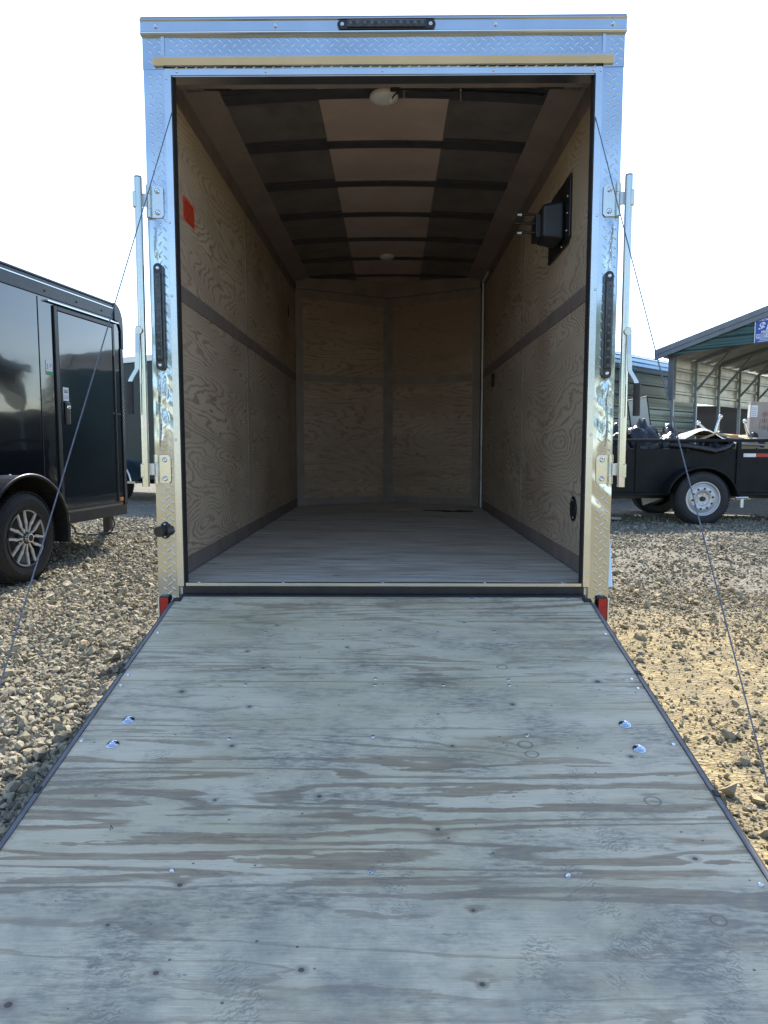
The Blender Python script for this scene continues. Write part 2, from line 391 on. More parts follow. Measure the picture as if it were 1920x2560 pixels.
def make_stones():
    # a few angular stone shapes built from jittered icospheres
    bm = bmesh.new(); bmesh.ops.create_icosphere(bm, subdivisions=1, radius=1)
    bv = np.array([v.co[:] for v in bm.verts]); bf = np.array([[v.index for v in f.verts] for f in bm.faces]); bm.free()
    shapes = []
    for k in range(14):
        v = bv * rng.uniform(.7, 1.3, (len(bv), 1)) * np.array([1, rng.uniform(.6, .9), rng.uniform(.42, .78)])
        v = v + rng.normal(0, .09, v.shape)
        for q in range(3):  # cleave flat faces
            n = rng.normal(0, 1, 3); n /= np.linalg.norm(n); d = v @ n; lim = rng.uniform(.35, .6) * np.abs(d).max()
            v = v - np.outer(np.clip(d - lim, 0, None), n)
        shapes.append(v)
    P = []; R = []
    camx, camy = .035, -2.8
    def region(n, xr, yr, size, keep):
        x = rng.uniform(*xr, n); y = rng.uniform(*yr, n)
        d = np.hypot(x - camx, y - camy); side = (x - camx) / np.maximum(y - camy, .05)
        ok = (y > -1.9) & (np.abs(side) < .78) & keep(x, y) & ~((np.abs(x) < .75) & (y > -2.0))
        x, y = x[ok], y[ok]
        P.append(np.stack([x, y], 1)); R.append(size(len(x)))
    ln = lambda m, s, lo, hi: (lambda n: np.clip(rng.lognormal(np.log(m), s, n), lo, hi))
    allk = lambda x, y: np.ones_like(x, bool)
    # left: thick bed of crushed stone
    region(110000, (-3.3, -.75), (-1.9, 2.2), ln(.0076, .5, .0035, .029), allk)
    region(60000, (-5.2, -.9), (2.2, 7.5), ln(.0102, .42, .005, .030), allk)
    # under and beside the trailer
    # right: sparse stones in dirt, denser further off and in patches
    patch = lambda x, y: (np.sin(2.1 * x + 1.7 * y) + np.sin(3.7 * x - 2.9 * y + 1) + .9 * np.sin(7 * x + 5 * y)) / 2.9
    region(90000, (.72, 3.4), (-1.9, 2.2), ln(.0046, .5, .002, .026), lambda x, y: rng.random(len(x)) < (.10 + .26 * np.clip(patch(x, y) * 2, 0, 1) + .3 * np.clip((y - .3) / 1.6, 0, 1) + .12 * (x > 1.75)))
    region(2200, (.78, 3.4), (-1.9, 2.6), ln(.014, .4, .008, .034), lambda x, y: rng.random(len(x)) < (.10 + .4 * (patch(x, y) > .35)))
    region(60000, (.9, 6.5), (1.6, 7.5), ln(.0095, .42, .005, .030), lambda x, y: rng.random(len(x)) < (.25 + .35 * (patch(x, y) > -.1)) * np.clip((y - 1.2), .15, 1))
    P = np.concatenate(P); R = np.concatenate(R); n = len(P)
    ids = rng.integers(0, len(shapes), n)
    base = np.stack(shapes)[ids]                                   # n,12,3
    tilt = rng.normal(0, .6, (n, 2)); az = rng.uniform(0, 2 * pi, n)
    def rot(v, ang, i, j):
        c, s = np.cos(ang)[:, None], np.sin(ang)[:, None]; a = v[..., i] * c - v[..., j] * s; b = v[..., i] * s + v[..., j] * c
        v = v.copy(); v[..., i] = a; v[..., j] = b; return v
    v = rot(base, tilt[:, 0], 1, 2); v = rot(v, tilt[:, 1], 0, 2); v = rot(v, az, 0, 1)
    v = v * R[:, None, None] * 1.25
    v[..., 0] += P[:, None, 0]; v[..., 1] += P[:, None, 1]
    v[..., 2] += (gh(P[:, 0], P[:, 1]) + R * rng.uniform(.1, .75, n))[:, None]
    nv = base.shape[1]
    faces = (bf[None] + (np.arange(n) * nv)[:, None, None]).reshape(-1, 3)
    me = bpy.data.meshes.new('gravel')
    me.vertices.add(n * nv); me.vertices.foreach_set('co', v.astype(np.float32).ravel())
    m = len(faces); me.loops.add(m * 3); me.loops.foreach_set('vertex_index', faces.astype(np.int32).ravel())
    me.polygons.add(m); me.polygons.foreach_set('loop_start', np.arange(0, m * 3, 3, dtype=np.int32))
    me.update(calc_edges=True); me.polygons.foreach_set('use_smooth', np.zeros(m, bool))
    at = me.attributes.new('tint', 'FLOAT', 'POINT')
    tv = np.clip(rng.beta(2.2, 2.0, n), 0, 1); right = P[:, 0] > 0; tv[right] *= rng.uniform(.55, 1, right.sum())
    at.data.foreach_set('value', np.repeat(tv, nv).astype(np.float32))
    a2 = me.attributes.new('dust', 'FLOAT', 'POINT'); dv = np.where(right, rng.beta(2, 1.6, n) * np.clip(1.15 - .13 * P[:, 1], .35, 1), rng.beta(1.2, 6, n)); a2.data.foreach_set('value', np.repeat(dv, nv).astype(np.float32))
    me.materials.append(m_stone)
    o = bpy.data.objects.new('gravel', me); COL.objects.link(o)
    tag(o, 'loose angular crushed stone spread over the yard around the ramp', 'gravel', kind='stuff')
make_stones()

# =================================================================== MAIN TRAILER
T = empty('enclosed_trailer', (0, 0, 0), label='open enclosed cargo trailer with silver tread plate rear frame and plywood ramp lowered', cat='trailer')

def screw_head(name, p, n, r, parent, mat=None, h=.0025, dish=True):
    p = Vector(p); n = Vector(n).normalized(); b = MB(); q = n.to_track_quat('Z', 'Y').to_matrix().to_4x4(); q.translation = p
    k = 14; vs = []
    for rr, z in ((1, 0), (.92, h * .6), (.6, h), (.25, h * .95)):
        for i in range(k): a = 2 * pi * i / k; vs.append((cos(a) * r * rr, sin(a) * r * rr, z))
    vs.append((0, 0, h * .3 if dish else h))
    fs = [(j * k + i, j * k + (i + 1) % k, (j + 1) * k + (i + 1) % k, (j + 1) * k + i) for j in range(3) for i in range(k)]
    fs += [(3 * k + i, 3 * k + (i + 1) % k, 4 * k) for i in range(k)]
    b.add(vs, fs, 0, False, q)
    return b.build(name, mat or m_screw, parent)

def tread_panel(name, x0, x1, z0, z1, yf, parent, ribs=(), dent=(), poly=None, seed=0):
    """sheet facing -Y with real raised bars and slight oil-canning"""
    b = MB(); dx = .008; dz = .012
    nx = max(2, int(round((x1 - x0) / dx))); nz = max(2, int(round((z1 - z0) / dz)))
    if nx > 120: nx = 120
    r = random.Random(seed); ph = [r.uniform(0, 6) for _ in range(4)]
    def off(x, z):
        o = .0011 * sin(9 * z + ph[0] + 4 * x) + .0006 * sin(23 * z + ph[1] - 14 * x) + .0004 * sin(41 * x + ph[2])
        for cx, a, c, w, h in ribs:
            t = (x - cx - .0022 * sin(z * 42)) / w
            e = min(1, max(0, (z - a) / .05)) * min(1, max(0, (c - z) / .05))
            if abs(t) < 1: o += h * e * (cos(t * pi) * .5 + .5)
        for cx, cz, s_, h in dent:
            d2 = ((x - cx) ** 2 + (z - cz) ** 2) / s_ ** 2
            if d2 < 6: o += h * math.exp(-d2) * sin(60 * (x + z))
        return yf - o
    vs = []
    for j in range(nz + 1):
        for i in range(nx + 1):
            x = x0 + (x1 - x0) * i / nx; z = z0 + (z1 - z0) * j / nz; vs.append((x, off(x, z), z))
    fs = [(j * (nx + 1) + i, j * (nx + 1) + i + 1, (j + 1) * (nx + 1) + i + 1, (j + 1) * (nx + 1) + i) for j in range(nz) for i in range(nx)]
    b.add(vs, fs, 0, True)
    # thin back so the sheet has an edge
    b.box((x0, yf + .0015, z0), (x1, yf + .012, z1))
    # raised bars in alternating directions
    px, pz = .0366, .0350
    j = 0; z = z0 + .012
    k = 0
    while z < z1 - .006:
        i = 0; x = x0 + .010 + (px / 2 if k % 2 else 0)
        while x < x1 - .007:
            ang = radians(48) if k % 2 == 0 else radians(132)
            L, w, h = .0135, .0034, .0021
            base = [(-L, 0), (-L * .5, -w * .8), (0, -w), (L * .5, -w * .8), (L, 0), (L * .5, w * .8), (0, w), (-L * .5, w * .8)]
            top = [(-L * .55, 0), (L * .55, 0)]
            P = []
            for (u, v_) in base:
                xx = x + u * cos(ang) - v_ * sin(ang); zz = z + u * sin(ang) + v_ * cos(ang); P.append((xx, off(xx, zz) + .0002, zz))
            for (u, v_) in top:
                xx = x + u * cos(ang); zz = z + u * sin(ang); P.append((xx, off(xx, zz) - h, zz))
            if x0 + .002 < min(p[0] for p in P) and max(p[0] for p in P) < x1 - .001 and max(p[2] for p in P) < z1 and min(p[2] for p in P) > z0:
                b.add(P, [(0, 1, 8), (1, 2, 8), (2, 3, 9, 8), (3, 4, 9), (4, 5, 9), (5, 6, 9), (6, 7, 8, 9)[:3] + (8, 9)[:0] + (9,) if False else (6, 7, 8), (6, 8, 9), (7, 0, 8)], 0, True)
            x += px; i += 1
        z += pz / 2 * 1.0; k += 1
    return b.build(name, m_tread, parent)

# rear posts (front face at y=0)
for sx, sd_ in ((-1, 3), (1, 9)):
    xo, xi = .902, .800
    a, c = sorted((sx * xo, sx * (xi + .020)))
    lz = (1.704, 1.302) if sx < 0 else (1.670, 1.268)
    post = tread_panel('rear_post', a, c, .30, 2.418, 0, T, ribs=[(sx * .864, lz[0] + .005, 1.885, .015, .005), (sx * .864, .97, lz[1] - .005, .017, .006)],
                       dent=[(sx * .86, .80, .10, .0012), (sx * .85, 1.15, .09, .0008)] if sx > 0 else [(sx * .84, 1.2, .12, .0010)], seed=sd_)
    # inner smooth trim leg and its inward return
    tr = MB(); x1, x2 = sorted((sx * (xi - .002), sx * (xi + .024)))
    tr.box((x1, -.0045, .445), (x2, -.0012, 2.42))
    x1, x2 = sorted((sx * (xi - .002), sx * (xi + .001)))
    tr.box((x1, -.0012, .445), (x2, .05, 2.40))
    o = tr.build('post_trim', m_alu, post, .0008)
    g = MB(); x1, x2 = sorted((sx * (xi - .004), sx * (xi - .0065)))
    g.box((x1, -.004, .447), (x2, .045, 2.395)); g.build('door_seal', m_rubber, post)
    for z in (2.385, 1.86, 1.585, 1.03, .475):
        screw_head('rivet', (sx * (xi + .016), -.0045, z + (.02 if sx > 0 else 0)), (0, -1, 0), .0052, post, m_screw, .0035, False)
    core = MB(); x1, x2 = sorted((sx * (xi + .004), sx * (xo - .004))); core.box((x1, .013, .30), (x2, .05, 2.50)); core.build('post_core', m_galv_dull, post)

# header
hdr = tread_panel('header_plate', -.822, .822, 2.458, 2.536, 0, T, seed=4)
for sx in (-1, 1):
    a, c = sorted((sx * .904, sx * .826)); tread_panel('corner_plate', a, c, 2.4195, 2.536, -.001, T, seed=20 + sx)
    b = MB(); b.box((sx * .826 - .006, -.0055, 2.452), (sx * .826 + .006, -.0025, 2.536)); b.build('seam_cover', m_alu, T)
lo = tread_panel('header_plate', -.822, .822, 2.4185, 2.452, .0015, T, seed=6)
# top cap: grooved extrusion
cap = MB()
prof = [(.0, 2.536), (-.012, 2.536), (-.017, 2.541), (-.0175, 2.545), (-.0115, 2.549), (-.012, 2.583), (-.018, 2.5875), (-.018, 2.591), (-.010, 2.594), (-.006, 2.604), (.0, 2.607), (.06, 2.612), (.06, 2.54)]
cap.prism([(y, z) for y, z in prof], 'x', -.907, .907)
cap.build('top_cap', m_cap, T, .0006, 1)
for x in (-.848, -.40, .42, .855): screw_head('cap_screw', (x, -.0118, 2.566), (0, -1, 0), .0085, T, m_screw, .006, False)
# drip ledge: sloping gutter
dr = MB()
dr.prism([(-.002, 2.4605), (-.020, 2.4605), (-.021, 2.4595), (-.021, 2.453), (-.011, 2.4285), (-.002, 2.428)], 'x', -.862, .862)
dr.build('drip_rail', m_cap, T, .0005, 1)
for x in (-.83, -.39, 0.005, .41, .85): screw_head('rivet', (x, -.021, 2.4568), (0, -1, 0), .003, T, m_screw, .002, False)
# lower header trim
tb = MB(); tb.box((-.802, -.005, 2.396), (.802, -.0012, 2.4182)); tb.box((-.80, -.0012, 2.392), (.80, .06, 2.3955)); tb.build('header_trim', m_alu, T, .0008)
for x in (-.775, -.44, 0.0, .415, .79): screw_head('rivet', (x, -.005, 2.4085), (0, -1, 0), .006, T, m_screw, .004, False)
hb = MB(); hb.box((-.80, .055, 2.396), (.80, .10, 2.54)); hb.build('header_beam', m_frame, T)

# LED bars
def led_bar(cx, cz, L, vertical, parent, n=11):
    w = .017; b = MB(); pts = []
    for s_ in (1, -1):
        for k in range(13):
            a = (0 if s_ > 0 else pi) + pi * k / 12
            pts.append((w * cos(a), s_ * (L / 2 - w) + w * sin(a)))
    P = [(cx + p[0], cz + p[1]) if vertical else (cx + p[1], cz + p[0]) for p in pts]
    b.prism(P, 'y', -.020, -.0015)
    base = b.build('marker_light', m_plastic, parent, .002)
    if parent is T: pass
    b = MB(); e = L / 2 - .036
    if vertical: b.box((cx - .0125, -.028, cz - e), (cx + .0125, -.0195, cz + e))
    else: b.box((cx - e, -.028, cz - .0125), (cx + e, -.0195, cz + .0125))
    b.build('lens', m_lamp_lens, base, .004, 3)
    for k in range(n):
        u = -e + .014 + (2 * e - .028) * k / (n - 1)
        p = (cx, -.0278, cz + u) if vertical else (cx + u, -.0278, cz + .001)
        b = MB(); b.lathe([(.0062, .0005), (.0058, -.002), (.0035, -.0028), (.0030, -.001), (0.0001, -.001)], 16, axis='y')
        for q in range(len(b.v)): b.v[q] = (b.v[q][0] + p[0], b.v[q][1] + p[1], b.v[q][2] + p[2])
        b.build('led', m_led, base)
    for s_ in (1, -1):
        u = s_ * (L / 2 - .019); p = (cx, -.020, cz + u) if vertical else (cx + u, -.020, cz)
        screw_head('mount_screw', p, (0, -1, 0), .0075, base, m_screw, .004)
    return base
led_bar(-.864, 1.503, .405, True, T); led_bar(.866, 1.469, .405, True, T); led_bar(.014, 2.5655, .366, False, T)

# reflectors, each on its bracket
for sx in (-1, 1):
    cx = sx * .874
    b = MB(); b.box((cx - .020, -.020, .312), (cx + .020, -.004, .408)); h = b.build('reflector', m_plastic, T, .003)
    b = MB(); b.box((cx - .0165, -.0225, .317), (cx + .0165, -.0195, .403)); b.build('red_lens', m_red, h, .002)
    b = MB(); a, c = sorted((sx * .8955, sx * .9015)); b.box((a, -.018, .310), (c, .02, .40)); b.build('bracket', m_galv_dull, h)

# licence lamp (black, left post)
b = MB(); pts = []
for k in range(24):
    a = 2 * pi * k / 24; pts.append((-.868 + .021 * cos(a) * (1 + .15 * abs(cos(a))), .671 + .034 * sin(a)))
b.prism(pts, 'y', -.007, -.0012); lamp = b.build('license_lamp', m_rubber, T, .002)
b = MB(); b.cyl((-.878, -.007, .670), (-.884, -.036, .669), .024, 20, .021); b.build('lamp_housing', m_plastic, lamp, .003)
for z in (.696, .646): screw_head('screw', (-.868, -.007, z), (0, -1, 0), .0045, lamp, m_screw, .004)
b = MB(); b.cyl((-.8505, -.0015, .671), (-.8505, -.012, .671), .02, 18, .010); b.build('clear_lens', m_lamp_lens, lamp)

# lock bars
def lock_bar(sx):
    X = sx * .922; Y = -.040
    b = MB(); b.cyl((X + sx * .004, Y, .848), (X, Y, 2.012), .0145, 24); bar = b.build('lock_bar', m_galv, T, .0012)
    b = MB(); b.cyl((X, Y, 2.012), (X, Y, 2.017), .0135, 20); b.build('end_cap', m_plastic, bar)
    for z0, z1 in ((1.876, 1.995), (.858, .972)):
        zc = (z0 + z1) / 2; h = z1 - z0
        b = MB()
        pl = [(sx * .838, z0 + .010), (sx * .846, z0), (sx * .888, z0), (sx * .888, z1), (sx * .846, z1), (sx * .838, z1 - .010)]
        b.prism(pl, 'y', -.006, -.0022)
        b.cyl((sx * .893, -.012, z0), (sx * .893, -.012, z0 + h * .26), .0095, 16)
        b.cyl((sx * .893, -.012, z0 + h * .74), (sx * .893, -.012, z1), .0095, 16)
        hg = b.build('bar_hinge', m_galv, T, .001)
        b = MB(); b.cyl((sx * .893, -.012, z0 + h * .27), (sx * .893, -.012, z0 + h * .73), .009, 16)
        a, c = sorted((sx * .895, X - sx * .003)); b.box((a, -.030, zc - h * .20), (c, -.025, zc + h * .20))
        x_, y_ = sx * .895, -.012
        b.prism([(x_, -.016), (x_, -.010), (x_ + sx * .006, -.024), (x_ + sx * .004, -.031)], 'z', zc - h * .2, zc + h * .2)
        b.build('link_plate', m_galv_dull, hg, .001)
        for z in (z0 + .020, z1 - .020): screw_head('bolt', (sx * .861, -.006, z), (0, -1, 0), .0105, hg, m_screw, .007)
        b = MB(); a, c = sorted((X + sx * .004, X + sx * .0185)); b.box((a, Y - .016, zc - h * .28), (c, Y + .016, zc + h * .2)); b.build('bar_clamp', m_galv, bar, .003)
    # cranked handle with black grip
    dz = 0 if sx < 0 else -.008
    b = MB(); pts = [(X + sx * .010, Y - .020, 1.462 + dz), (X + sx * .011, Y - .024, 1.44 + dz), (X + sx * .010, Y - .034, 1.36 + dz), (X + sx * .012, Y - .036, 1.30 + dz), (X + sx * .034, Y - .040, 1.262 + dz), (X + sx * .040, Y - .041, 1.245 + dz), (X + sx * .040, Y - .041, 1.13 + dz)]
    w = .009
    vs = []
    for (x, y, z) in pts: vs += [(x - w, y - .003, z), (x + w, y - .003, z), (x + w, y + .003, z), (x - w, y + .003, z)]
    fs = [(4 * k + i, 4 * k + (i + 1) % 4, 4 * k + 4 + (i + 1) % 4, 4 * k + 4 + i) for k in range(len(pts) - 1) for i in range(4)] + [(0, 1, 2, 3), (24, 27, 26, 25)]
    b.add(vs, fs); b.cyl((X + sx * .006, Y - .028, 1.445 + dz), (X + sx * .006, Y - .010, 1.445 + dz), .014, 16)
    b.build('handle', m_galv, bar, .0012)
    b = MB(); b.cyl((X + sx * .040, Y - .041, 1.250 + dz), (X + sx * .041, Y - .041, 1.128 + dz), .0135, 18); b.build('grip', m_rubber, bar, .003)
lock_bar(-1); lock_bar(1)

# ---- body shell and interior
b = MB()
for sx in (-1, 1):
    a, c = sorted((sx * .868, sx * .893)); b.box((a, .05, .36), (c, 3.80, 2.60), mi=0)
    pl = [(sx * .893, 3.80), (0, 4.32), (0, 4.28), (sx * .868, 3.78)]; b.prism(pl, 'z', .36, 2.60)
b.build('outer_skin', m_body_skin, T)
b = MB(); pl = [(-.90, .06), (.90, .06), (.90, 3.81), (0, 4.33), (-.90, 3.81)]
b.prism(pl, 'z', 2.605, 2.612); b.build('roof_skin', m_galv_dull, T)
b = MB()
for sx in (-1, 1):
    a, c = sorted((sx * .885, sx * .906)); b.box((a, .062, 2.52), (c, 3.81, 2.604))
    a, c = sorted((sx * .882, sx * .903)); b.box((a, .052, .30), (c, 3.81, .42))
b.build('edge_rail', m_cap, T, .002)
b = MB(); b.prism(pl, 'z', .30, .435); b.build('underframe', m_black, T)
# axle, wheels, fenders of the main trailer (fender tails peek out beside the posts)
for sx in (-1, 1):
    b = MB()
    out = [(.80, .285), (.87, .56), (1.05, .83), (2.05, .83), (2.23, .56), (2.30, .285)]
    inn = [(2.27, .285), (2.205, .55), (2.03, .80), (1.07, .80), (.895, .55), (.83, .285)]
    P = out + inn
    vs = []
    for X_, in ((sx * .905,), (sx * 1.172,)):
        vs += [(X_, y, z) for y, z in P]
    n_ = len(P); fs = [(i, (i + 1) % n_, n_ + (i + 1) % n_, n_ + i) for i in range(n_)]
    for k in (0, n_):
        for q in range(5): fs.append((k + q, k + q + 1, k + 10 - q, k + 11 - q))
    b.add(vs, fs)
    fd = b.build('fender', m_tread, T, .004)
    b = MB(); tyre_prof = [(.21, -.10), (.28, -.105), (.325, -.09), (.335, -.06), (.335, .06), (.325, .09), (.28, .105), (.21, .10)]
    b.lathe(tyre_prof, 40, mat=Matrix.Translation((sx * 1.02, 1.55, .335))); wl_ = b.build('wheel', m_tyre, T)
    b = MB(); b.lathe([(.21, .08), (.19, .05), (.10, .03), (.0001, .05)], 32, mat=Matrix.Translation((sx * 1.02, 1.55, .335)) @ Matrix.Rotation(0 if sx > 0 else pi, 4, 'Z')); b.build('rim', m_silver_wheel, wl_)
b = MB(); b.box((-.85, 1.50, .30), (.85, 1.60, .37)); b.build('axle', m_black, T)

# floor
z0 = .4555
for y0, y1 in ((.012, .473), (.479, 1.688), (1.692, 2.566), (2.570, 3.79)):
    b = MB(); b.box((-.848, y0, .438), (.848, y1, z0)); b.build('floor_panel', m_floor, T)
b = MB(); b.prism([(-.848, 3.7925), (.848, 3.7925), (0, 4.27)], 'z', .438, z0); b.build('floor_panel', m_floor, T)
b = MB(); b.box((-.790, -.004, .4565), (.792, .020, .460)); b.box((-.790, -.0065, .447), (.792, -.004, .460)); b.build('sill_trim', m_alu, T, .0006)
b = MB(); b.box((-.802, -.012, .395), (.802, .012, .4465)); b.box((-.812, -.008, .36), (.812, .05, .395)); b.build('sill_beam', m_black, T, .002)
b = MB(); b.cyl((-.80, -.030, .408), (.80, -.030, .408), .012, 16); b.build('hinge_tube', m_black, T)
for x in (-.74, -.40, .0, .41, .72): screw_head('sill_screw', (x, .009, .460), (0, 0, 1), .006, T, m_screw, .003)
# side walls: ply sheets, rails, battens
for sx in (-1, 1):
    mat = m_wallA if sx < 0 else m_wallB; seam = 1.60 if sx < 0 else 1.69
    for y0, y1 in ((.035, seam - .003), (seam + .003, 3.55 if sx > 0 else 3.79)):
        a, c = sorted((sx * .850, sx * .8675)); b = MB(); b.box((a, y0, .457), (c, y1, 2.492)); b.build('wall_panel', mat, T)
    def strip(y0, y1, za, zb, m, name, th=.004):
        a, c = sorted((sx * .850, sx * (.850 - th))); b = MB(); b.box((a, y0, za), (c, y1, zb)); return b.build(name, m, T, .0006, 1)
    ye = 3.55 if sx > 0 else 3.785
    strip(.036, ye, 1.612, 1.68, m_frame, 'mid_rail'); strip(.036, ye, .4565, .53, m_frame, 'base_rail')
    strip(.036, ye, 2.405, 2.4915, m_frame, 'top_rail'); strip(seam - .012, seam + .012, .535, 1.608, m_batten, 'batten', .0035); strip(seam - .012, seam + .012, 1.684, 2.40, m_batten, 'batten', .0035)
    a, c = sorted((sx * .8457, sx * .838)); b = MB(); b.box((a, .035, .4560), (c, ye, .462)); b.build('floor_bead', m_alu, T)
# cove
for sx in (-1, 1):
    b = MB(); b.prism([(sx * .850, 2.4925), (sx * .850, 2.50), (sx * .716, 2.545), (sx * .716, 2.537)], 'y', .05, 3.79); b.build('cove_board', m_cove, T)
    for y in (.5, 1.03, 1.575, 2.14): screw_head('cove_screw', (sx * .735, y, 2.529), (0, 0, -1), .0045, T, m_screw, .003, False)
for y in (.3, .9, 1.5):
    for z in (1.2, 1.9, .9): screw_head('wall_screw', (-.8495, y, z), (1, 0, 0), .003, T, m_blksteel, .001, False)
# ceiling
zc = lambda x: 2.575 - .028 * (x / .72) ** 2
def ceil_sheet(name, xa, xb, ya, yb, dz, th, mat, n=14, wav=0.0):
    b = MB(); vs = []
    for k in range(n + 1):
        x = xa + (xb - xa) * k / n; vs += [(x, ya, zc(x) + dz), (x, yb, zc(x) + dz), (x, yb, zc(x) + dz + th), (x, ya, zc(x) + dz + th)]
    fs = [(4 * k + i, 4 * k + (i + 1) % 4, 4 * k + 4 + (i + 1) % 4, 4 * k + 4 + i) for k in range(n) for i in range(4)] + [(0, 1, 2, 3), (4 * n, 4 * n + 3, 4 * n + 2, 4 * n + 1)]
    b.add(vs, fs, 0, False); return b.build(name, mat, T)
ceil_sheet('ceiling_sheet', -.72, -.292, .09, 4.27, -.002, .006, m_dark_roof); ceil_sheet('ceiling_sheet', .292, .72, .09, 4.27, -.002, .006, m_dark_roof)
ceil_sheet('ceiling_panel', -.295, .292, .09, 4.27, -.0035, .0012, m_ceil, 8)
for y in (.50, 1.03, 1.58, 2.14, 2.71, 3.26, 3.84):
    o = ceil_sheet('roof_bow', -.722, .722, y - .042, y + .042, -.0095, .005, m_bow)
    for sx in (-1, 1):
        ceil_sheet('bow_flange', min(sx * .30, sx * .72), max(sx * .30, sx * .72), y - .072, y + .060, -.0060, .0020, m_bow)
# nose: two panels meeting in a V
def nose(u0, u1, za, zb, off, th, mat, name, sx, bev=.0006):
    A = Vector((sx * .850, 3.79, 0)); B = Vector((0, 4.27, 0)); d = (B - A); L = d.length; d.normalize(); nrm = Vector((-sx * d.y * sx, 0, 0))
    n = Vector((d.y * sx * -1, d.x * sx, 0)) * 1.0
    if n.y > 0: n = -n
    b = MB(); P = [A + d * (u0 * L) + n * off, A + d * (u1 * L) + n * off, A + d * (u1 * L) + n * (off + th), A + d * (u0 * L) + n * (off + th)]
    b.prism([(p.x, p.y) for p in P], 'z', za, zb); return b.build(name, mat, T, bev, 1)
for sx in (-1, 1):
    nose(0, 1, .457, 2.602, 0, .01, m_wallC, 'nose_panel', sx, 0)
    nose(.0, .075, .457, 2.36, .0103, .004, m_nose, 'nose_trim', sx)
    nose(.938, .995, .457, 2.36, .0103, .004, m_nose, 'nose_trim', sx)
    nose(.08, .935, 1.612, 1.68, .0103, .003, m_nose, 'nose_rail', sx)
    nose(.08, .935, .457, .525, .0103, .003, m_nose, 'nose_rail', sx)
    nose(.0, .995, 2.361, 2.44, .0103, .004, m_nose, 'nose_trim', sx)
    nose(.0, .995, 2.441, 2.585, .012, .03, m_cove, 'nose_cove', sx)
b = MB(); b.box((-.004, 4.235, .458), (.004, 4.243, 2.43)); b.build('corner_bead', m_batten, T)
# side door at the nose end of the right wall, with edge trim coloured white in place of light at the gap
b = MB(); b.box((.851, 3.553, .457), (.868, 3.60, 2.47)); b.box((.851, 3.735, .457), (.868, 3.785, 2.49)); b.box((.851, 3.60, 2.452), (.868, 3.735, 2.49)); b.build('door_jamb', m_frame, T)
b = MB(); b.box((.838, 3.62, .457), (.8505, 3.650, 2.455)); b.box((.838, 3.30, 2.45), (.8505, 3.650, 2.475)); b.build('door_edge_trim', m_white, T, .001)
b = MB(); b.box((.832, 3.60, .70), (.838, 3.64, 1.02)); b.build('door_hinge', m_alu, T, .002)
def oval(cy, cz, ry, rz_, sx, name, th=.006, screws=True):
    pts = [(cy + ry * cos(2 * pi * k / 28), cz + rz_ * sin(2 * pi * k / 28)) for k in range(28)]
    b = MB(); a, c = sorted((sx * .8462, sx * (.8462 - th))); b.prism(pts, 'x', a, c); o = b.build(name, m_plastic, T, .002)
    if screws:
        for s_ in (1, -1): screw_head('screw', (sx * (.8462 - th), cy + s_ * .01, cz + s_ * rz_ * .68), (-sx, 0, 0), .0045, o, m_screw, .003)
oval(.356, .728, .048, .056, 1, 'wall_vent', .005)
oval(2.92, 1.533, .035, .055, 1, 'door_pull', .018, False); oval(3.35, 2.16, .03, .05, -1, 'wall_vent', .006, False)

# spare wheel mount on right wall
b = MB(); b.prism([(.517, 2.232), (.517, 1.955), (.56, 1.93), (.95, 1.93), (.95, 2.205), (.92, 2.236)], 'x', .8458, .8375); sp = b.build('spare_wheel_mount', m_plastic, T, .003)
b = MB(); x0_, x1_ = .837, .735
vs = [(x0_, .60, 1.965), (x0_, .78, 1.965), (x0_, .78, 2.145), (x0_, .60, 2.145), (x1_, .615, 1.98), (x1_, .765, 1.98), (x1_, .765, 2.13), (x1_, .615, 2.13)]
b.add(vs, [(0, 1, 2, 3), (4, 7, 6, 5), (0, 4, 5, 1), (1, 5, 6, 2), (2, 6, 7, 3), (3, 7, 4, 0)]); b.build('mount_box', m_black, sp, .015, 3)
b = MB(); b.box((.735, .635, 1.985), (.712, .755, 2.09)); b.build('mount_plate', m_black, sp, .003)
for z, L, nut in ((2.095, .055, True), (2.055, .075, False), (2.012, .055, True)):
    b = MB(); b.cyl((.712, .66, z), (.69 - L, .66, z), .0055, 12); b.build('stud', m_black, sp)
    if nut: b = MB(); b.cyl((.69 - L + .012, .66, z), (.69 - L - .008, .66, z), .0105, 6, .008, smooth=False); b.build('lug_nut', m_screw, sp, .001)
for y, z in ((.56, 2.145), (.56, 2.07), (.57, 1.995), (.66, 1.945)): screw_head('screw', (.8375, y, z), (-1, 0, 0), .0065, sp, m_screw, .004, False)

# orange notice on left wall
b = MB(); b.box((-.8495, .295, 1.968), (-.8488, .467, 2.068)); nt = b.build('warning_label', m_orange, T)
for k in range(12):
    za = 2.052 - k * .0068; b = MB(); big = k in (0, 11)
    b.box((-.8487, .307 if not big else .33, za - (.0022 if big else .0011)), (-.8484, .456 if not big else .44, za + (.0022 if big else .0008))); b.build('print_line', m_ink, nt)

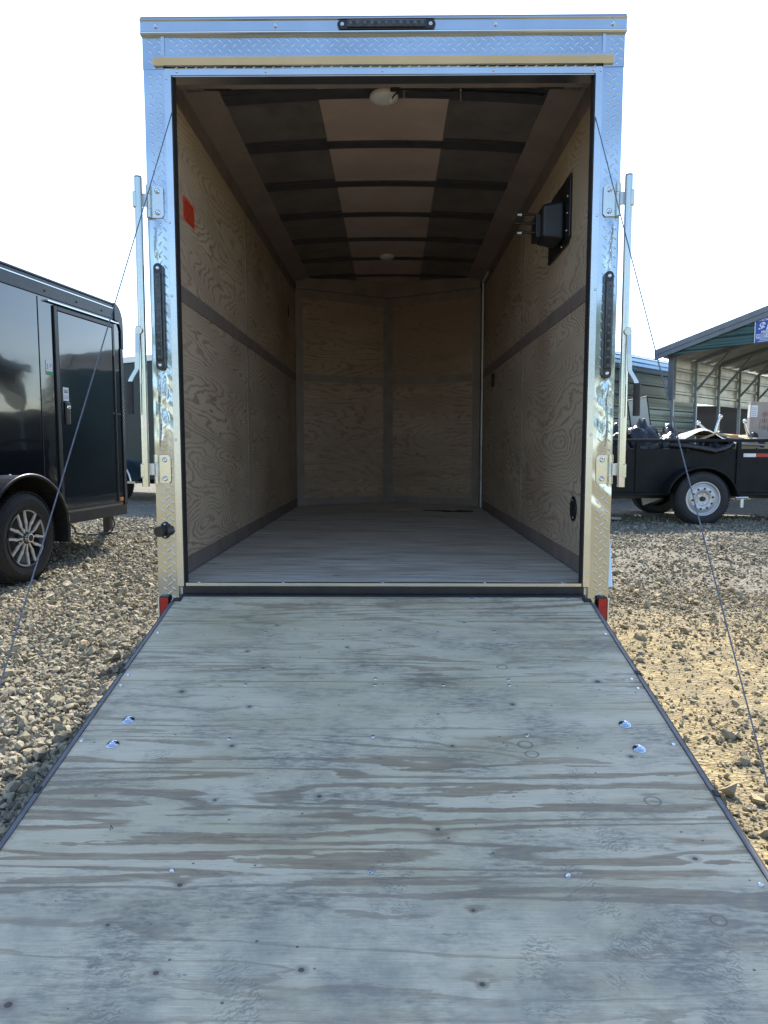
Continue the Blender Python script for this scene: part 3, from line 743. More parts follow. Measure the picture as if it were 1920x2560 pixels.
# dome lights and their wiring
def dome(x, y, z, wires=True):
    b = MB(); b.lathe([(.0001, -.021), (.022, -.0205), (.042, -.017), (.056, -.011), (.0625, -.005)], 40, axis='z', mat=Matrix.Translation((x, y, z))); 
    d = b.build('dome_light', simple('dome_lens', (.62, .63, .62), .35, 0, .04), T)
    b = MB(); b.lathe([(.0625, -.0065), (.064, .004), (.060, .011), (.0001, .011)], 40, axis='z', mat=Matrix.Translation((x, y, z))); b.build('bezel', m_dome, d)
    return d
d1 = dome(.000, .486, 2.543); d2 = dome(-.004, 3.17, 2.558)
def wire(pts, r, mat, name, parent):
    P = [Vector(p) for p in pts]; out = []
    for i in range(len(P) - 1):
        p0 = P[max(i - 1, 0)]; p1 = P[i]; p2 = P[i + 1]; p3 = P[min(i + 2, len(P) - 1)]
        for k in range(8):
            t = k / 8; out.append(.5 * ((2 * p1) + (p2 - p0) * t + (2 * p0 - 5 * p1 + 4 * p2 - p3) * t * t + (3 * p1 - p0 - 3 * p2 + p3) * t ** 3))
    out.append(P[-1]); b = MB(); b.tube(out, r, 8); return b.build(name, mat, parent)
for q, (yy, zz) in enumerate(((.452, 2.556), (.449, 2.552))):
    wire([(.035, .425, 2.508), (.05, .43, 2.53), (.085, .44, zz), (.15, yy, zz - .002), (.25, yy - .004, zz - .006), (.33, yy, zz - .003), (.45, yy, zz - .008), (.60, yy + .003, zz - .012), (.70, yy + .004, zz - .02)], .0032, m_rubber, 'lamp_wire', d1)
wire([(.060, .436, 2.545), (.045, .43, 2.52), (.033, .424, 2.508)], .0022, m_dome, 'lamp_wire', d1)
b = MB(); b.box((.024, .418, 2.490), (.036, .428, 2.510)); b.build('wire_plug', m_dome, d1, .001)
for x in (.088, .335):
    b = MB(); b.box((x - .0025, .445, 2.505 if x > .2 else 2.52), (x + .0025, .447, 2.556)); b.lathe([(.0001, .562 - .012), (.006, .562 - .012), (.006, .562), (.0001, .562)], 10, axis='z', mat=Matrix.Translation((x, .446, 2.0))); b.build('cable_tie', m_batten, d1)
wire([(.02, 3.15, 2.54), (.08, 3.16, 2.55), (.2, 3.17, 2.548), (.4, 3.17, 2.54), (.6, 3.17, 2.53)], .003, m_rubber, 'lamp_wire', d2)

# torsion spring shaft above the opening
b = MB(); b.cyl((-.74, .105, 2.420), (.74, .105, 2.420), .011, 16); sh = b.build('spring_shaft', m_black, T)
def coil(x0, x1, n, R, r, name, mat):
    pts = [(x0 + (x1 - x0) * k / (n * 14), .105 + R * cos(2 * pi * k / 14), 2.421 + R * sin(2 * pi * k / 14)) for k in range(n * 14 + 1)]
    b = MB(); b.tube(pts, r, 6); return b.build(name, mat, sh)
coil(-.775, -.705, 9, .028, .0036, 'spring_coil', m_blksteel); coil(.705, .775, 9, .028, .0036, 'spring_coil', m_blksteel)
coil(.08, .66, 62, .018, .0036, 'spring_coil', m_black)
coil(-.70, -.60, 10, .024, .004, 'spring_coil', m_black); coil(.60, .70, 10, .024, .004, 'spring_coil', m_black)
b = MB(); b.box((.028, .09, 2.396), (.070, .13, 2.435)); b.build('spring_bracket', m_black, sh, .002)
# lift cables
for A, B in (((-.795, .06, 2.355), (-.86, -1.48, .135)), ((.798, .06, 2.335), (.86, -1.385, .15))):
    A = Vector(A); B = Vector(B); b = MB(); b.tube([A.lerp(B, k / 30) + Vector((0, 0, -.004 * sin(pi * k / 30))) for k in range(31)], .0019, 8)
    cb = b.build('lift_cable', m_cable, T)
    b = MB(); b.cyl(A.lerp(B, .965), B, .005, 10); b.build('cable_end', m_galv, cb)

# ---- ramp door (local frame: x across, -y down the slope)
RA = atan(.215)
b = MB(); b.prism([(-.775, -.084), (.775, -.084), (.775, -.10), (.797, -.115), (.797, -.7065), (-.797, -.7065), (-.797, -.115), (-.775, -.10)], 'z', -.018, 0)
ramp = b.build('ramp_door', m_ramp, T); ramp.location = (-.003, 0, .437); ramp.rotation_euler = (RA, 0, 0)
def rp(name, mb, mat, bev=0.0): return mb.build(name, mat, ramp, bev)
b = MB(); b.box((-.797, -.7095, -.018), (.797, -2.03, -.0005)); rp('ramp_sheet', b, m_ramp)
b = MB(); b.box((-.795, -.11, -.055), (.795, -2.02, -.0185)); rp('ramp_core', b, m_black)
for sx in (-1, 1):
    b = MB(); a, c = sorted((sx * .7975, sx * .8085)); b.box((a, -.135, -.060), (c, -2.035, .0035)); rp('side_rail', b, m_railm, .001)
    b = MB(); a, c = sorted((sx * .809, sx * .8125)); b.box((a, -.14, -.050), (c, -2.03, .0015)); rp('edge_seal', b, m_rubber)
    b = MB(); b.box((min(sx * .775, sx * .806), -.102, -.02), (max(sx * .775, sx * .806), -.128, .006)); rp('seal_end', b, m_rubber, .002)
    for y in (-.645, -1.20, -1.75): b = MB(); a, c = sorted((sx * .799, sx * .814)); b.box((a, y, -.03), (c, y - .022, .006)); rp('rail_clip', b, m_rubber, .002)
b = MB(); b.box((-.797, -2.033, -.03), (.797, -2.05, .002)); rp('end_channel', b, m_railm, .001)
b = MB(); b.prism([(-2.052, -.002), (-2.052, -.010), (-2.34, .036), (-2.34, .042)], 'x', -.78, .78); rp('ramp_flap', b, m_ramp)
for x, y in [(-.762, -.098), (-.60, -.098), (0.0, -.098), (.35, -.098), (.72, -.098), (-0.779, -0.39), (-0.782, -0.675), (-0.782, -0.737), (-0.786, -1.014), (-.786, -1.46), (-0.402, -0.384), (-0.002, -0.368), (0.201, -0.381), (0.399, -0.372), (-0.405, -0.729), (-0.011, -0.692), (-0.011, -0.728), (0.196, -0.728), (0.398, -0.696), (0.395, -0.727), (0.775, -0.689), (0.777, -0.742), (-0.395, -1.001), (-0.011, -0.988), (0.401, -0.981), (0.779, -1.017), (-0.414, -1.452), (-0.005, -1.453), (0.398, -1.458), (0.780, -1.478), (.781, -.39)]:
    screw_head('ramp_screw', (x, y, .0004), (0, 0, 1), .0058, ramp, m_screw, .0016)
for x, y in [(-0.694, -0.918), (-0.696, -1.028), (0.68, -0.928), (0.683, -1.037)]:
    b = MB(); b.lathe([(.0001, .009), (.006, .009), (.0075, .0075), (.008, .005), (.012, .0052), (.0155, .003), (.017, .0006)], 24, axis='z', mat=Matrix.Translation((x, y, 0))); rp('carriage_bolt', b, m_screw)
b = MB(); b.cyl((-.58, -1.334, .0), (-.5825, -1.336, .012), .0007, 5); b.cyl((-.585, -1.338, 0), (-.583, -1.334, .009), .0007, 5); rp('splinter', b, m_rubber)

# scrap of black webbing on the floor inside
b = MB(); pts = [(.30, 3.32), (.36, 3.27), (.45, 3.25), (.52, 3.17), (.62, 3.16), (.73, 3.19), (.735, 3.23), (.66, 3.29), (.60, 3.30), (.63, 3.24), (.55, 3.24), (.50, 3.31), (.42, 3.31), (.36, 3.30)]
b.prism(pts, 'z', .4563, .462); tag(b.build('webbing_scrap', m_rubber), 'crumpled scrap of black webbing lying on the trailer floor near the nose', 'scrap')

# =================================================================== BLACK TRAILER ON THE LEFT
m_gloss = simple('gloss_black_skin', (.012, .013, .016), .07, 0, .1, 3, coat=1.0)
t = NT('glossy_black_panel'); c = t.coord()
nz = t.noise(t.scale(c, (1, .8, 1.4)), 2.2, 2, .4)
t.b.inputs['Coat Weight'].default_value = 1.0; t.b.inputs['Coat Roughness'].default_value = .03; t.b.inputs['Coat IOR'].default_value = 1.58
t.bump(nz, .05, .05)
bm_ = t.m.node_tree.nodes['Bump'] if 'Bump' in t.m.node_tree.nodes else None
if bm_: t.l.new(bm_.outputs[0], t.b.inputs['Coat Normal'])
m_gloss = t.out((.010, .011, .014), .09, 0, .5)
m_blktrim = simple('black_trim', (.022, .023, .026), .35, .3, .2, 12)
m_blktread = simple('black_tread_plate', (.02, .02, .022), .3, .4, .3, 8)
YB = radians(8.4)
B = empty('black_trailer', (-2.64, 4.3, 0), -YB, label='glossy black cargo trailer with side door and split spoke alloy wheel on gravel', cat='trailer')
# local: side wall on x=0 facing +x, front corner at origin, body toward -y and -x
Lb, Wd, zb0, zb1 = 4.0, 1.85, .335, 2.39
b = MB(); poly = [(0, 0), (0, -Lb), (-Wd, -Lb), (-Wd, 0), (-Wd / 2, .62)]
b.prism(poly, 'z', zb0 + .10, zb1 - .16); b.build('body', m_gloss, B)
b = MB(); b.box((-Wd - .002, -Lb, zb0), (.004, 0, zb0 + .098)); b.prism([(-Wd, 0.0015), (.003, .0015), (-Wd / 2, .63)], 'z', zb0, zb0 + .098); b.build('bottom_rail', m_blktrim, B, .003)
# top rail with curved front drop
b = MB(); b.box((-Wd, -Lb, zb1 - .158), (.006, -.14, zb1 - .02)); b.prism([(-Wd, -.02), (0, -.02), (-Wd / 2, .60)], 'z', zb1 - .158, zb1 - .12); b.build('roof_rail', m_blktrim, B, .006)
b = MB(); b.box((-Wd, -Lb, zb1 - .0185), (.010, -.12, zb1)); b.build('roof_edge', m_blktrim, B, .004)
b = MB(); b.box((.0065, -Lb, zb1 - .058), (.0105, -.145, zb1 - .050)); b.build('bright_bead', m_alu, B)
b = MB()
arc = [(-.14, zb1 + .004)] + [(-.14 + .155 * sin(a), zb1 + .004 - .19 * (1 - cos(a))) for a in [radians(x) for x in range(10, 91, 10)]] + [(.017, zb1 - .42)]
arc += [(-.028, zb1 - .42), (-.030, zb1 - .27)] + [(-.14 + .115 * sin(a), zb1 - .16 - .12 * (1 - cos(a))) for a in [radians(x) for x in range(80, -1, -20)]]
b.prism(arc, 'x', .002, .016); b.build('corner_casting', m_blktrim, B, .004)
b = MB(); b.prism([(-.139, zb1 - .157)] + arc[:10] + [(.012, zb1 - .20), (.012, zb1 - .42), (.002, zb1 - .42), (.002, zb1 - .157)], 'x', -Wd, .0015); b.build('nose_cap', m_blktrim, B)
for y in (-.35, -.75, -1.2, -1.75): screw_head('rivet', (.0065, y, zb1 - .11), (1, 0, 0), .010, B, m_blktrim, .006, False)
b = MB(); b.box((.0005, -.045, zb0 + .10), (.012, .004, zb1 - .42)); gd = b.build('stone_guard', m_blktread, B, .002)
b = MB()
for k in range(70):
    z = zb0 + .12 + k * .0205
    b.cyl((.012, -.036 + .02 * (k % 2), z), (.0155, -.034 + .02 * (k % 2), z + .003), .006, 6, .002, smooth=False)
b.build('tread_bars', m_chrome, gd)
# door: frame, leaf, latch, hinge rod
y0, y1, za, zd = -1.10, -.155, zb0 + .118, zb1 - .205
b = MB()
for (p, q) in (((y0, za), (y0 + .045, zd)), ((y1 - .035, za), (y1, zd)), ((y0 + .046, zd - .035), (y1 - .036, zd)), ((y0 + .046, za), (y1 - .036, za + .03))):
    b.box((.001, p[0], p[1]), (.016, q[0], q[1]))
door_f = b.build('door_frame', m_blktrim, B, .003)
b = MB(); b.box((.0005, y0 + .050, za + .034), (.012, y1 - .040, zd - .039)); dl = b.build('side_door', m_gloss, B, .006)
b = MB(); b.box((.001, y0 - .10, zb1 - .192), (.03, y1 + .07, zb1 - .180)); b.build('drip_cap', m_alu, B, .002)
b = MB(); b.box((.001, y0 - .2, .52), (.004, y0 - .194, zb1 - .17)); b.build('panel_joint', m_rubber, B)
b = MB(); b.box((.012, y0 + .10, 1.20), (.026, y0 + .165, 1.39)); lt = b.build('door_latch', m_plastic, dl, .006)
b = MB(); b.box((.020, y0 + .115, 1.335), (.034, y0 + .160, 1.36)); b.build('latch_trim', m_chrome, dl, .005)
b = MB(); b.cyl((.02, y1 - .028, za + .02), (.02, y1 - .028, zd - .3), .004, 8)
for z in (1.30, 1.12, .85, .72): b.cyl((.02, y1 - .028, z), (.02, y1 - .028, z + .03), .008, 10)
b.build('hinge_rod', m_blktrim, dl)
b = MB(); b.cyl((.012, y1 + .012, 1.325), (.045, y1 + .014, 1.325), .006, 8); b.cyl((.012, y1 - .045, 1.33), (.016, y1 - .045, 1.33), .008, 10); b.build('door_hold_back', m_chrome, B)
m_green = simple('green_band', (.05, .35, .08), .5)
b = MB(); b.box((.001, y0 - .12, 1.60), (.003, y0 - .035, 1.72)); st = b.build('sticker', m_white, B)
b = MB(); b.box((.003, y0 - .12, 1.60), (.0036, y0 - .035, 1.63)); b.build('sticker_band', m_green, st)
b = MB(); b.box((.003, y0 - .11, 1.645), (.0036, y0 - .095, 1.655)); b.build('sticker_print', m_amber, st)
b = MB(); b.lathe([(.014, 0), (.014, .0006), (.010, .0006), (.010, 0)], 20, mat=Matrix.Translation((.003, y0 - .062, 1.68))); b.box((.003, y0 - .104, 1.665), (.0036, y0 - .098, 1.695)); b.box((.003, y0 - .10, 1.655), (.0036, y0 - .092, 1.662)); b.build('sticker_print', m_ink, st)
b = MB(); b.box((.012, y0 + .085, 1.40), (.0135, y0 + .165, 1.515)); st2 = b.build('sticker', m_white, dl)
b = MB(); b.box((.0135, y0 + .10, 1.468), (.0139, y0 + .15, 1.476))
for z in (1.43, 1.442, 1.420): b.box((.0135, y0 + .095, z), (.0139, y0 + .155, z + .003))
for k_ in range(4): b.box((.0135, y0 + .10 + k_ * .013, 1.478), (.0139, y0 + .107 + k_ * .013, 1.492 + .006 * (k_ % 2)))
m_navy = simple('navy_print', (.03, .05, .12), .5)
b.build('sticker_print', m_navy, dl)
b = MB(); b.box((.0005, -.135, zb0 + .14), (.012, -.072, zb0 + .175)); b.build('marker_lamp', m_amber, B, .003)
b = MB(); b.box((.001, -2.6, .62), (.003, -1.93, .72)); b.build('side_sticker', m_white, B)
# fender
sA = -1.95; cz = .345
b = MB(); P = []
for R_ in (.455, .445):
    seq = [radians(x) for x in range(-12, 193, 8)]
    if R_ < .45: seq = seq[::-1]
    for a in seq: P.append((sA + R_ * 1.0 * cos(a) * 1.02, cz + R_ * sin(a)))
b.prism(P, 'x', 0, .325)
n_ = len(P)
fen = b.build('fender', m_blktrim, B, .002)
b = MB(); pts = [(.325, sA + .455 * 1.02 * cos(radians(x)), cz + .455 * sin(radians(x))) for x in range(-12, 193, 6)]; b.tube(pts, .013, 10); b.build('fender_lip', m_blktrim, fen)
b = MB(); b.lathe([(.015, 0), (.012, .012), (.0001, .016)], 12, axis='z', mat=Matrix.Translation((.05, sA + .16, .785))); b.build('fender_bolt', m_chrome, fen)

def wheel(parent, x, y, z, r, w, style, rim_r=None, sidev=1):
    rim_r = rim_r or r * .60
    M = Matrix.Translation((x, y, z)) @ (Matrix.Identity(4) if sidev > 0 else Matrix.Rotation(pi, 4, 'Z'))
    b = MB()
    prof = [(rim_r, -w / 2), (rim_r + .02, -w / 2 - .004), (r * .86, -w / 2 - .010), (r * .95, -w / 2 + .004), (r * .99, -w / 2 + .02)]
    prof += [(r, -w / 2 + .03), (r, w / 2 - .03), (r * .99, w / 2 - .02), (r * .95, w / 2 - .004), (r * .86, w / 2 + .010), (r * .78, w / 2 + .012), (rim_r + .02, w / 2 + .004), (rim_r, w / 2)]
    b.lathe(prof, 64, mat=M)
    # tread blocks
    for k in range(60):
        a = 2 * pi * k / 60
        for u in (-.36, -.12, .12, .36):
            Mt = M @ Matrix.Rotation(a + (.03 if u > 0 else 0), 4, 'X')
            b.box((u * w - .10 * w, -.0125, r - .002), (u * w + .10 * w, .0125, r + .006), mat=Mt)
    o = b.build('wheel', m_tyre, parent)
    # raised sidewall ring and ribs
    b = MB(); ww = w / 2 + .0125
    b.lathe([(r * .80, ww - .003), (r * .805, ww + .001), (r * .815, ww + .001), (r * .82, ww - .003)], 64, mat=M); b.build('sidewall_ring', m_tyre, o)
    if style == 'alloy':
        b = MB(); b.lathe([(rim_r + .004, w / 2 + .006), (rim_r - .004, w / 2 + .008), (rim_r - .010, w / 2 - .004), (rim_r - .016, w / 2 - .05), (.07, w / 2 - .06), (.0001, w / 2 - .06)], 56, mat=M); b.build('rim', m_plastic, o)
        b = MB()
        for k in range(6):
            a0 = 2 * pi * k / 6 + .26; h = radians(19); xo = w / 2 + .000
            def pt(rad, ang, dx=0): return (xo + dx, rad * cos(a0 + ang), rad * sin(a0 + ang))
            def bar(p, q, wd):
                p = Vector(p); q = Vector(q); d = (q - p).normalized(); s_ = Vector((1, 0, 0)).cross(d) * wd
                e = Vector((-.012, 0, 0)); b.add([p - s_, p + s_, q + s_, q - s_, p - s_ + e, p + s_ + e, q + s_ + e, q - s_ + e], [(0, 1, 2, 3), (4, 7, 6, 5), (0, 4, 5, 1), (1, 5, 6, 2), (2, 6, 7, 3), (3, 7, 4, 0)], 0, False, M)
            R1 = rim_r - .010
            for s_ in (1, -1):
                bar(pt(.045, s_ * radians(16)), pt(.105, s_ * radians(13)), .006)
                bar(pt(.105, s_ * radians(13)), pt(.135, s_ * radians(16.5)), .0105)
                bar(pt(.135, s_ * radians(16.5)), pt(R1, s_ * h), .0085)
            for j in range(6):
                bar(pt(R1, -h + 2 * h * j / 6), pt(R1, -h + 2 * h * (j + 1) / 6), .0055)
        b.build('spokes', m_spoke, o)
        b = MB(); b.cyl((w / 2 - .05, 0, 0), (w / 2 + .030, 0, 0), .036, 28, .031, mat=M); hb_ = b.build('hub_cap', m_chrome, o, .003)
        b = MB(); b.cyl((w / 2 + .030, 0, 0), (w / 2 + .0315, 0, 0), .024, 24, mat=M)
        b.build('hub_centre', m_plastic, o)
        b = MB()
        for k in range(5): a = 2 * pi * k / 5; b = MB(); b.cyl((w / 2 - .06, .058 * cos(a), .058 * sin(a)), (w / 2 - .03, .058 * cos(a), .058 * sin(a)), .009, 8, mat=M); b.build('wheel_nut', m_chrome, o)
    else:
        b = MB(); b.lathe([(rim_r + .005, w / 2 + .004), (rim_r - .006, w / 2 + .008), (rim_r - .014, w / 2), (rim_r - .018, w / 2 - .018), (rim_r - .034, w / 2 - .02), (rim_r - .040, w / 2 - .010), (.10, w / 2 - .006), (.085, w / 2 - .020), (.080, w / 2 - .022), (.04, w / 2 - .02), (.0001, w / 2 - .02)], 56, mat=M); rimo = b.build('rim', m_silver_wheel, o)
        b = MB()
        for k in range(10):
            a = 2 * pi * k / 10 + .15; rr = .133
            b.cyl((w / 2 - .014, rr * cos(a), rr * sin(a)), (w / 2 - .0055, rr * cos(a), rr * sin(a)), .0145, 16, mat=M)
        b.build('rim_holes', m_rubber, o)
        b = MB(); b.cyl((w / 2 - .02, 0, 0), (w / 2 + .02, 0, 0), .034, 20, .028, mat=M); b.build('hub', m_black, o, .003)
        b = MB()
        for k in range(5): a = 2 * pi * k / 5; b = MB(); b.cyl((w / 2 - .02, .062 * cos(a), .062 * sin(a)), (w / 2 - .008, .062 * cos(a), .062 * sin(a)), .008, 6, mat=M); b.build('wheel_nut', m_chrome, o)
    return o
wheel(B, .185, sA, .340, .335, .21, 'alloy', .213)
wheel(B, -Wd - .185, sA, .340, .335, .21, 'alloy', .213, -1)
b = MB(); b.box((-Wd, sA - .05, .27), (.10, sA + .05, .34)); b.build('axle', m_black, B)
b = MB(); b.box((-Wd / 2 - .05, .2, .37), (-Wd / 2 + .05, 1.6, .45)); b.prism([(-.25, .25), (-.35, .25), (-Wd / 2 - .02, 1.5), (-Wd / 2 + .04, 1.5)], 'z', .375, .445); b.build('tongue', m_black, B)
b = MB(); b.box((-.78, .86, .035), (-.70, .94, .62)); b.box((-.82, .83, .01), (-.66, .97, .035)); b.build('tongue_jack', m_black, B, .004)
wire([(-.35, -.55, .34), (-.36, -.35, .22), (-.5, -.1, .14), (-.62, .4, .07), (-.68, .8, .04), (-.66, .9, .12), (-.72, .9, .30)], .008, m_rubber, 'safety_cable', B)

# =================================================================== DARK GREEN TRAILER BEHIND IT
m_dkgreen = simple('dark_green_skin', (.014, .03, .034), .3, 0, .12, 3, spec=.22)
ang = atan2(-.50, .86)
G = empty('green_trailer', (-4.30, 10.40, 0), ang, label='dark green cargo trailer with white roof edge and silver fender, beyond the black trailer', cat='trailer')
# local x along the side to the right, side faces -y
b = MB(); b.box((-3.2, 0, .47), (2.3, 2.0, 2.60)); b.build('body', m_dkgreen, G, .02)
b = MB(); b.box((-3.22, -.012, 2.602), (2.32, 2.01, 2.715)); b.build('roof_edge', m_white, G, .01)
b = MB(); b.box((-3.2, -.006, .40), (2.3, 2.0, .469)); b.build('bottom_rail', m_black, G)
b = MB()
for k in range(6): b.cyl((-.42, 0, .95 + k * .115), (-.42, -.006, .95 + k * .115), .010, 8)
b.build('rivet_row', m_screw, G)
gx = -.99
b = MB(); P = []
for R_ in (.44, .40):
    seq = [radians(x) for x in range(0, 181, 12)]
    if R_ < .42: seq = seq[::-1]
    for a in seq: P.append((gx + R_ * cos(a) * 1.15, .33 + R_ * sin(a)))
b.prism(P, 'y', -.26, -.001); b.build('fender', m_tread, G, .01)
b = MB(); b.box((gx + .40, -.26, .33), (gx + .62, -.001, .37)); b.build('fender_step', m_tread, G)
def wheel_y(parent, x, y, z, r, w, style, rim_r):
    o = wheel(parent, 0, 0, 0, r, w, style, rim_r)
    o.rotation_euler = (0, 0, -pi / 2); o.location = (x, y, z)
    return o
wheel_y(G, gx, -.13, .33, .33, .2, 'steel', .205)
b = MB(); b.box((-2.8, .3, .30), (2.1, 1.7, .40)); b.build('underframe', m_black, G)
wheel_y(G, gx - .80, -.13, .33, .33, .2, 'steel', .205)

# =================================================================== UTILITY TRAILER ON THE RIGHT
m_matte = simple('black_painted_steel', (.010, .011, .012), .55, 0, .3, 5, .05, .2)
U = empty('utility_trailer', (4.09, 6.55, 0), radians(-.6), label='black open utility trailer with rail top and loaded with rubbish bags and scrap', cat='trailer')
# local: near side at y=.20 ; wheel outside at y~0
ys = .20
b = MB(); b.box((-2.4, ys, .40), (2.9, ys + .03, .985)); b.build('side_panel', m_matte, U, .004)
b = MB(); b.box((-2.4, 1.40, .40), (2.9, 1.43, .985)); b.build('side_panel', m_matte, U, .004)
b = MB(); b.box((-2.4, ys - .006, 1.075), (2.9, ys + .040, 1.115)); b.box((-2.4, 1.39, 1.075), (2.9, 1.44, 1.115)); b.build('top_rail', m_matte, U, .006)
b = MB(); b.box((-2.4, ys - .012, .36), (2.9, ys + .035, .398)); b.build('bottom_rail', m_matte, U, .004)
b = MB(); b.box((-2.4, ys + .031, .40), (2.9, 1.399, .43)); b.build('deck', m_black, U)
for x in (-2.38, -.76, .58, 1.85, 2.6) + (-.10,):
    for y_ in (ys - .02, 1.405):
        full = x not in (-.10,)
        b = MB(); b.box((x - .028, y_, .40 if full else .93), (x + .028, y_ + .045 if y_ < 1 else y_ + .02, 1.074)); b.build('stake_post', m_matte, U, .004)
def conspic(x0, cols):
    for k, m in enumerate(cols):
        b = MB(); b.box((x0 + k * .165, ys - .0035, .875), (x0 + k * .165 + .163, ys - .0005, .922)); b.build('reflective_tape', m, U)
conspic(-1.42, [m_white, m_red]); conspic(.645, [m_white, m_red])
b = MB(); P = []
for R_ in (.45, .435):
    seq = [radians(x) for x in range(8, 173, 8)]
    if R_ < .44: seq = seq[::-1]
    for a in seq: P.append((R_ * cos(a) * 1.03, .30 + R_ * sin(a) * .98))
b.prism(P, 'y', -.10, ys - .001); fu = b.build('fender', m_matte, U, .003)
b = MB(); b.tube([(.45 * 1.03 * cos(radians(x)), -.10, .30 + .441 * sin(radians(x))) for x in range(8, 173, 8)], .012, 8); b.build('fender_lip', m_matte, fu)
wheel_y(U, 0, -.0, .335, .345, .22, 'steel', .218)
o = wheel_y(U, 0, 1.62, .335, .345, .22, 'steel', .218); o.rotation_euler = (0, 0, pi / 2)
b = MB(); b.box((-.04, 0, .30), (.04, 1.6, .38)); b.box((-2.3, .5, .30), (2.9, .56, .36)); b.box((-2.3, 1.3, .30), (2.9, 1.36, .36)); b.build('underframe', m_black, U)
b = MB(); b.prism([(1.0, .36), (2.9, .36), (2.9, .20), (1.6, .27)], 'y', ys - .01, ys + .02); b.build('tongue_brace', m_matte, U)
b = MB(); b.cyl((.55, ys - .02, .33), (.72, ys - .02, .33), .02, 8); b.box((.62, ys - .03, .20), (.66, ys, .34)); b.build('leaf_shackle', m_galv_dull, U)

# load: things of their own
Mu = Matrix.Translation((4.09, 6.55, 0)) @ Matrix.Rotation(radians(-.6), 4, 'Z')
t = NT('bin_bag_film'); c = t.coord(); n1 = t.noise(t.scale(c, (1, 1, 1.6)), 7, 5, .65, 1.2)
t.bump(n1, .6, .03); m_bag = t.out((.012, .012, .014), .2, 0, .6)
def bag(x, y, z, sx, sy, sz, seed, label):
    r = random.Random(seed); bm = bmesh.new(); bmesh.ops.create_icosphere(bm, subdivisions=4, radius=1)
    ph = [r.uniform(0, 6) for _ in range(8)]
    for v in bm.verts:
        p = v.co.normalized(); az = atan2(p.y, p.x)
        k = 1 + .10 * sin(3 * p.x * 2 + ph[0]) * cos(4 * p.y + ph[1]) + .045 * sin(9 * az + 4 * p.z + ph[2]) + .03 * sin(17 * az + ph[3]) * (.4 + max(0, p.z)) + .03 * sin(11 * p.z + 7 * p.x + ph[4])
        zz = p.z * k
        if zz < -.55: zz = -.55 + (zz + .55) * .2
        v.co = Vector((p.x * k * sx, p.y * k * sy, zz * sz))
        if p.z > .97: v.co.z += .22 * sz
    me = bpy.data.meshes.new('bin_bag'); bm.to_mesh(me); bm.free()
    for f in me.polygons: f.use_smooth = True
    me.materials.append(m_bag); o = bpy.data.objects.new('bin_bag', me); COL.objects.link(o)
    o.matrix_world = Mu @ Matrix.Translation((x, y, z)) @ Matrix.Rotation(r.uniform(0, 3), 4, 'Z')
    tag(o, label, 'rubbish bag', 'black rubbish bags piled in the utility trailer')
bag(-1.32, .55, 0.83, .27, .28, .42, 1, 'black rubbish bag at the far left of the utility trailer, half behind the silver frame')
bag(-.98, .55, 0.86, .30, .28, .40, 2, 'black rubbish bag second from the left behind the trailer rail, low and round')
bag(-.60, .55, 0.88, .33, .28, .43, 3, 'crumpled shiny black rubbish bag, highest in the heap')
bag(-.24, .55, 0.86, .31, .28, .36, 4, 'black rubbish bag just left of the grey tarpaulin')
bag(.92, .50, .86, .20, .22, .28, 5, 'small flat black rubbish bag between the chair bases')
bag(.42, .48, .86, .24, .20, .30, 6, 'black rubbish bag sagging against the rail below the tarpaulin')
# rolled plastic hanging over the side
pts = [(-.33, ys + .02, 1.04), (-.1, ys - .0, 1.02), (.1, ys - .03, .985), (.25, ys - .035, .955), (.38, ys - .02, .985), (.50, ys + .01, 1.05)]
b = MB(); b.tube(pts, .04, 12); o = b.build('plastic_roll', m_bag); o.matrix_world = Mu; tag(o, 'rolled black plastic film drooping over the side of the utility trailer', 'plastic roll')
# tarp / cardboard heap
def sheet_mesh(name, fn, nu, nv, mat, th=.004):
    vs = [fn(i / nu, j / nv) for j in range(nv + 1) for i in range(nu + 1)]
    fs = [(j * (nu + 1) + i, j * (nu + 1) + i + 1, (j + 1) * (nu + 1) + i + 1, (j + 1) * (nu + 1) + i) for j in range(nv) for i in range(nu)]
    b = MB(); b.add(vs, fs, 0, False); o = b.build(name, mat); md = o.modifiers.new('solid', 'SOLIDIFY'); md.thickness = th; return o
m_tarp = simple('grey_tarpaulin', (.42, .41, .38), .55, 0, .15, 5, .2)
m_card = simple('brown_cardboard', (.40, .30, .17), .75, 0, .1, 5)
m_card2 = simple('grey_brown_cardboard', (.36, .31, .26), .75, 0, .08, 5)
def tf(u, v):
    x = -.18 + u * 1.15; y = .28 + v * .8
    z = 1.10 + .17 * math.exp(-((u - .32) / .22) ** 2) * (1 - .3 * v) + .03 * sin(9 * u + 3 * v) * (1 - u) + .012 * sin(17 * u * v + 2) - .05 * (v < .06)
    return (x, y, z - .03 * u)
o = sheet_mesh('tarpaulin', tf, 18, 9, m_tarp); o.matrix_world = Mu; tag(o, 'grey tarpaulin draped in a peak over the load of the utility trailer', 'tarpaulin')
b = MB(); b.prism([(.02, 1.10), (.30, 1.205), (.68, 1.125), (.60, 1.11), (.30, 1.18), (.1, 1.095)], 'y', .26, .265); o = b.build('cardboard_strip', m_card); o.matrix_world = Mu; tag(o, 'folded tan cardboard strip lying along the edge of the grey tarpaulin', 'cardboard')
def board(name, quad, th, mat, label, cat, group=None):
    A, B_, C_, D_ = [Vector(q) for q in quad]; n = (B_ - A).cross(D_ - A).normalized() * th
    b = MB(); b.add([A, B_, C_, D_, A + n, B_ + n, C_ + n, D_ + n], [(0, 1, 2, 3), (4, 7, 6, 5), (0, 4, 5, 1), (1, 5, 6, 2), (2, 6, 7, 3), (3, 7, 4, 0)]); o = b.build(name, mat, None, .002); o.matrix_world = Mu; tag(o, label, cat, group); return o
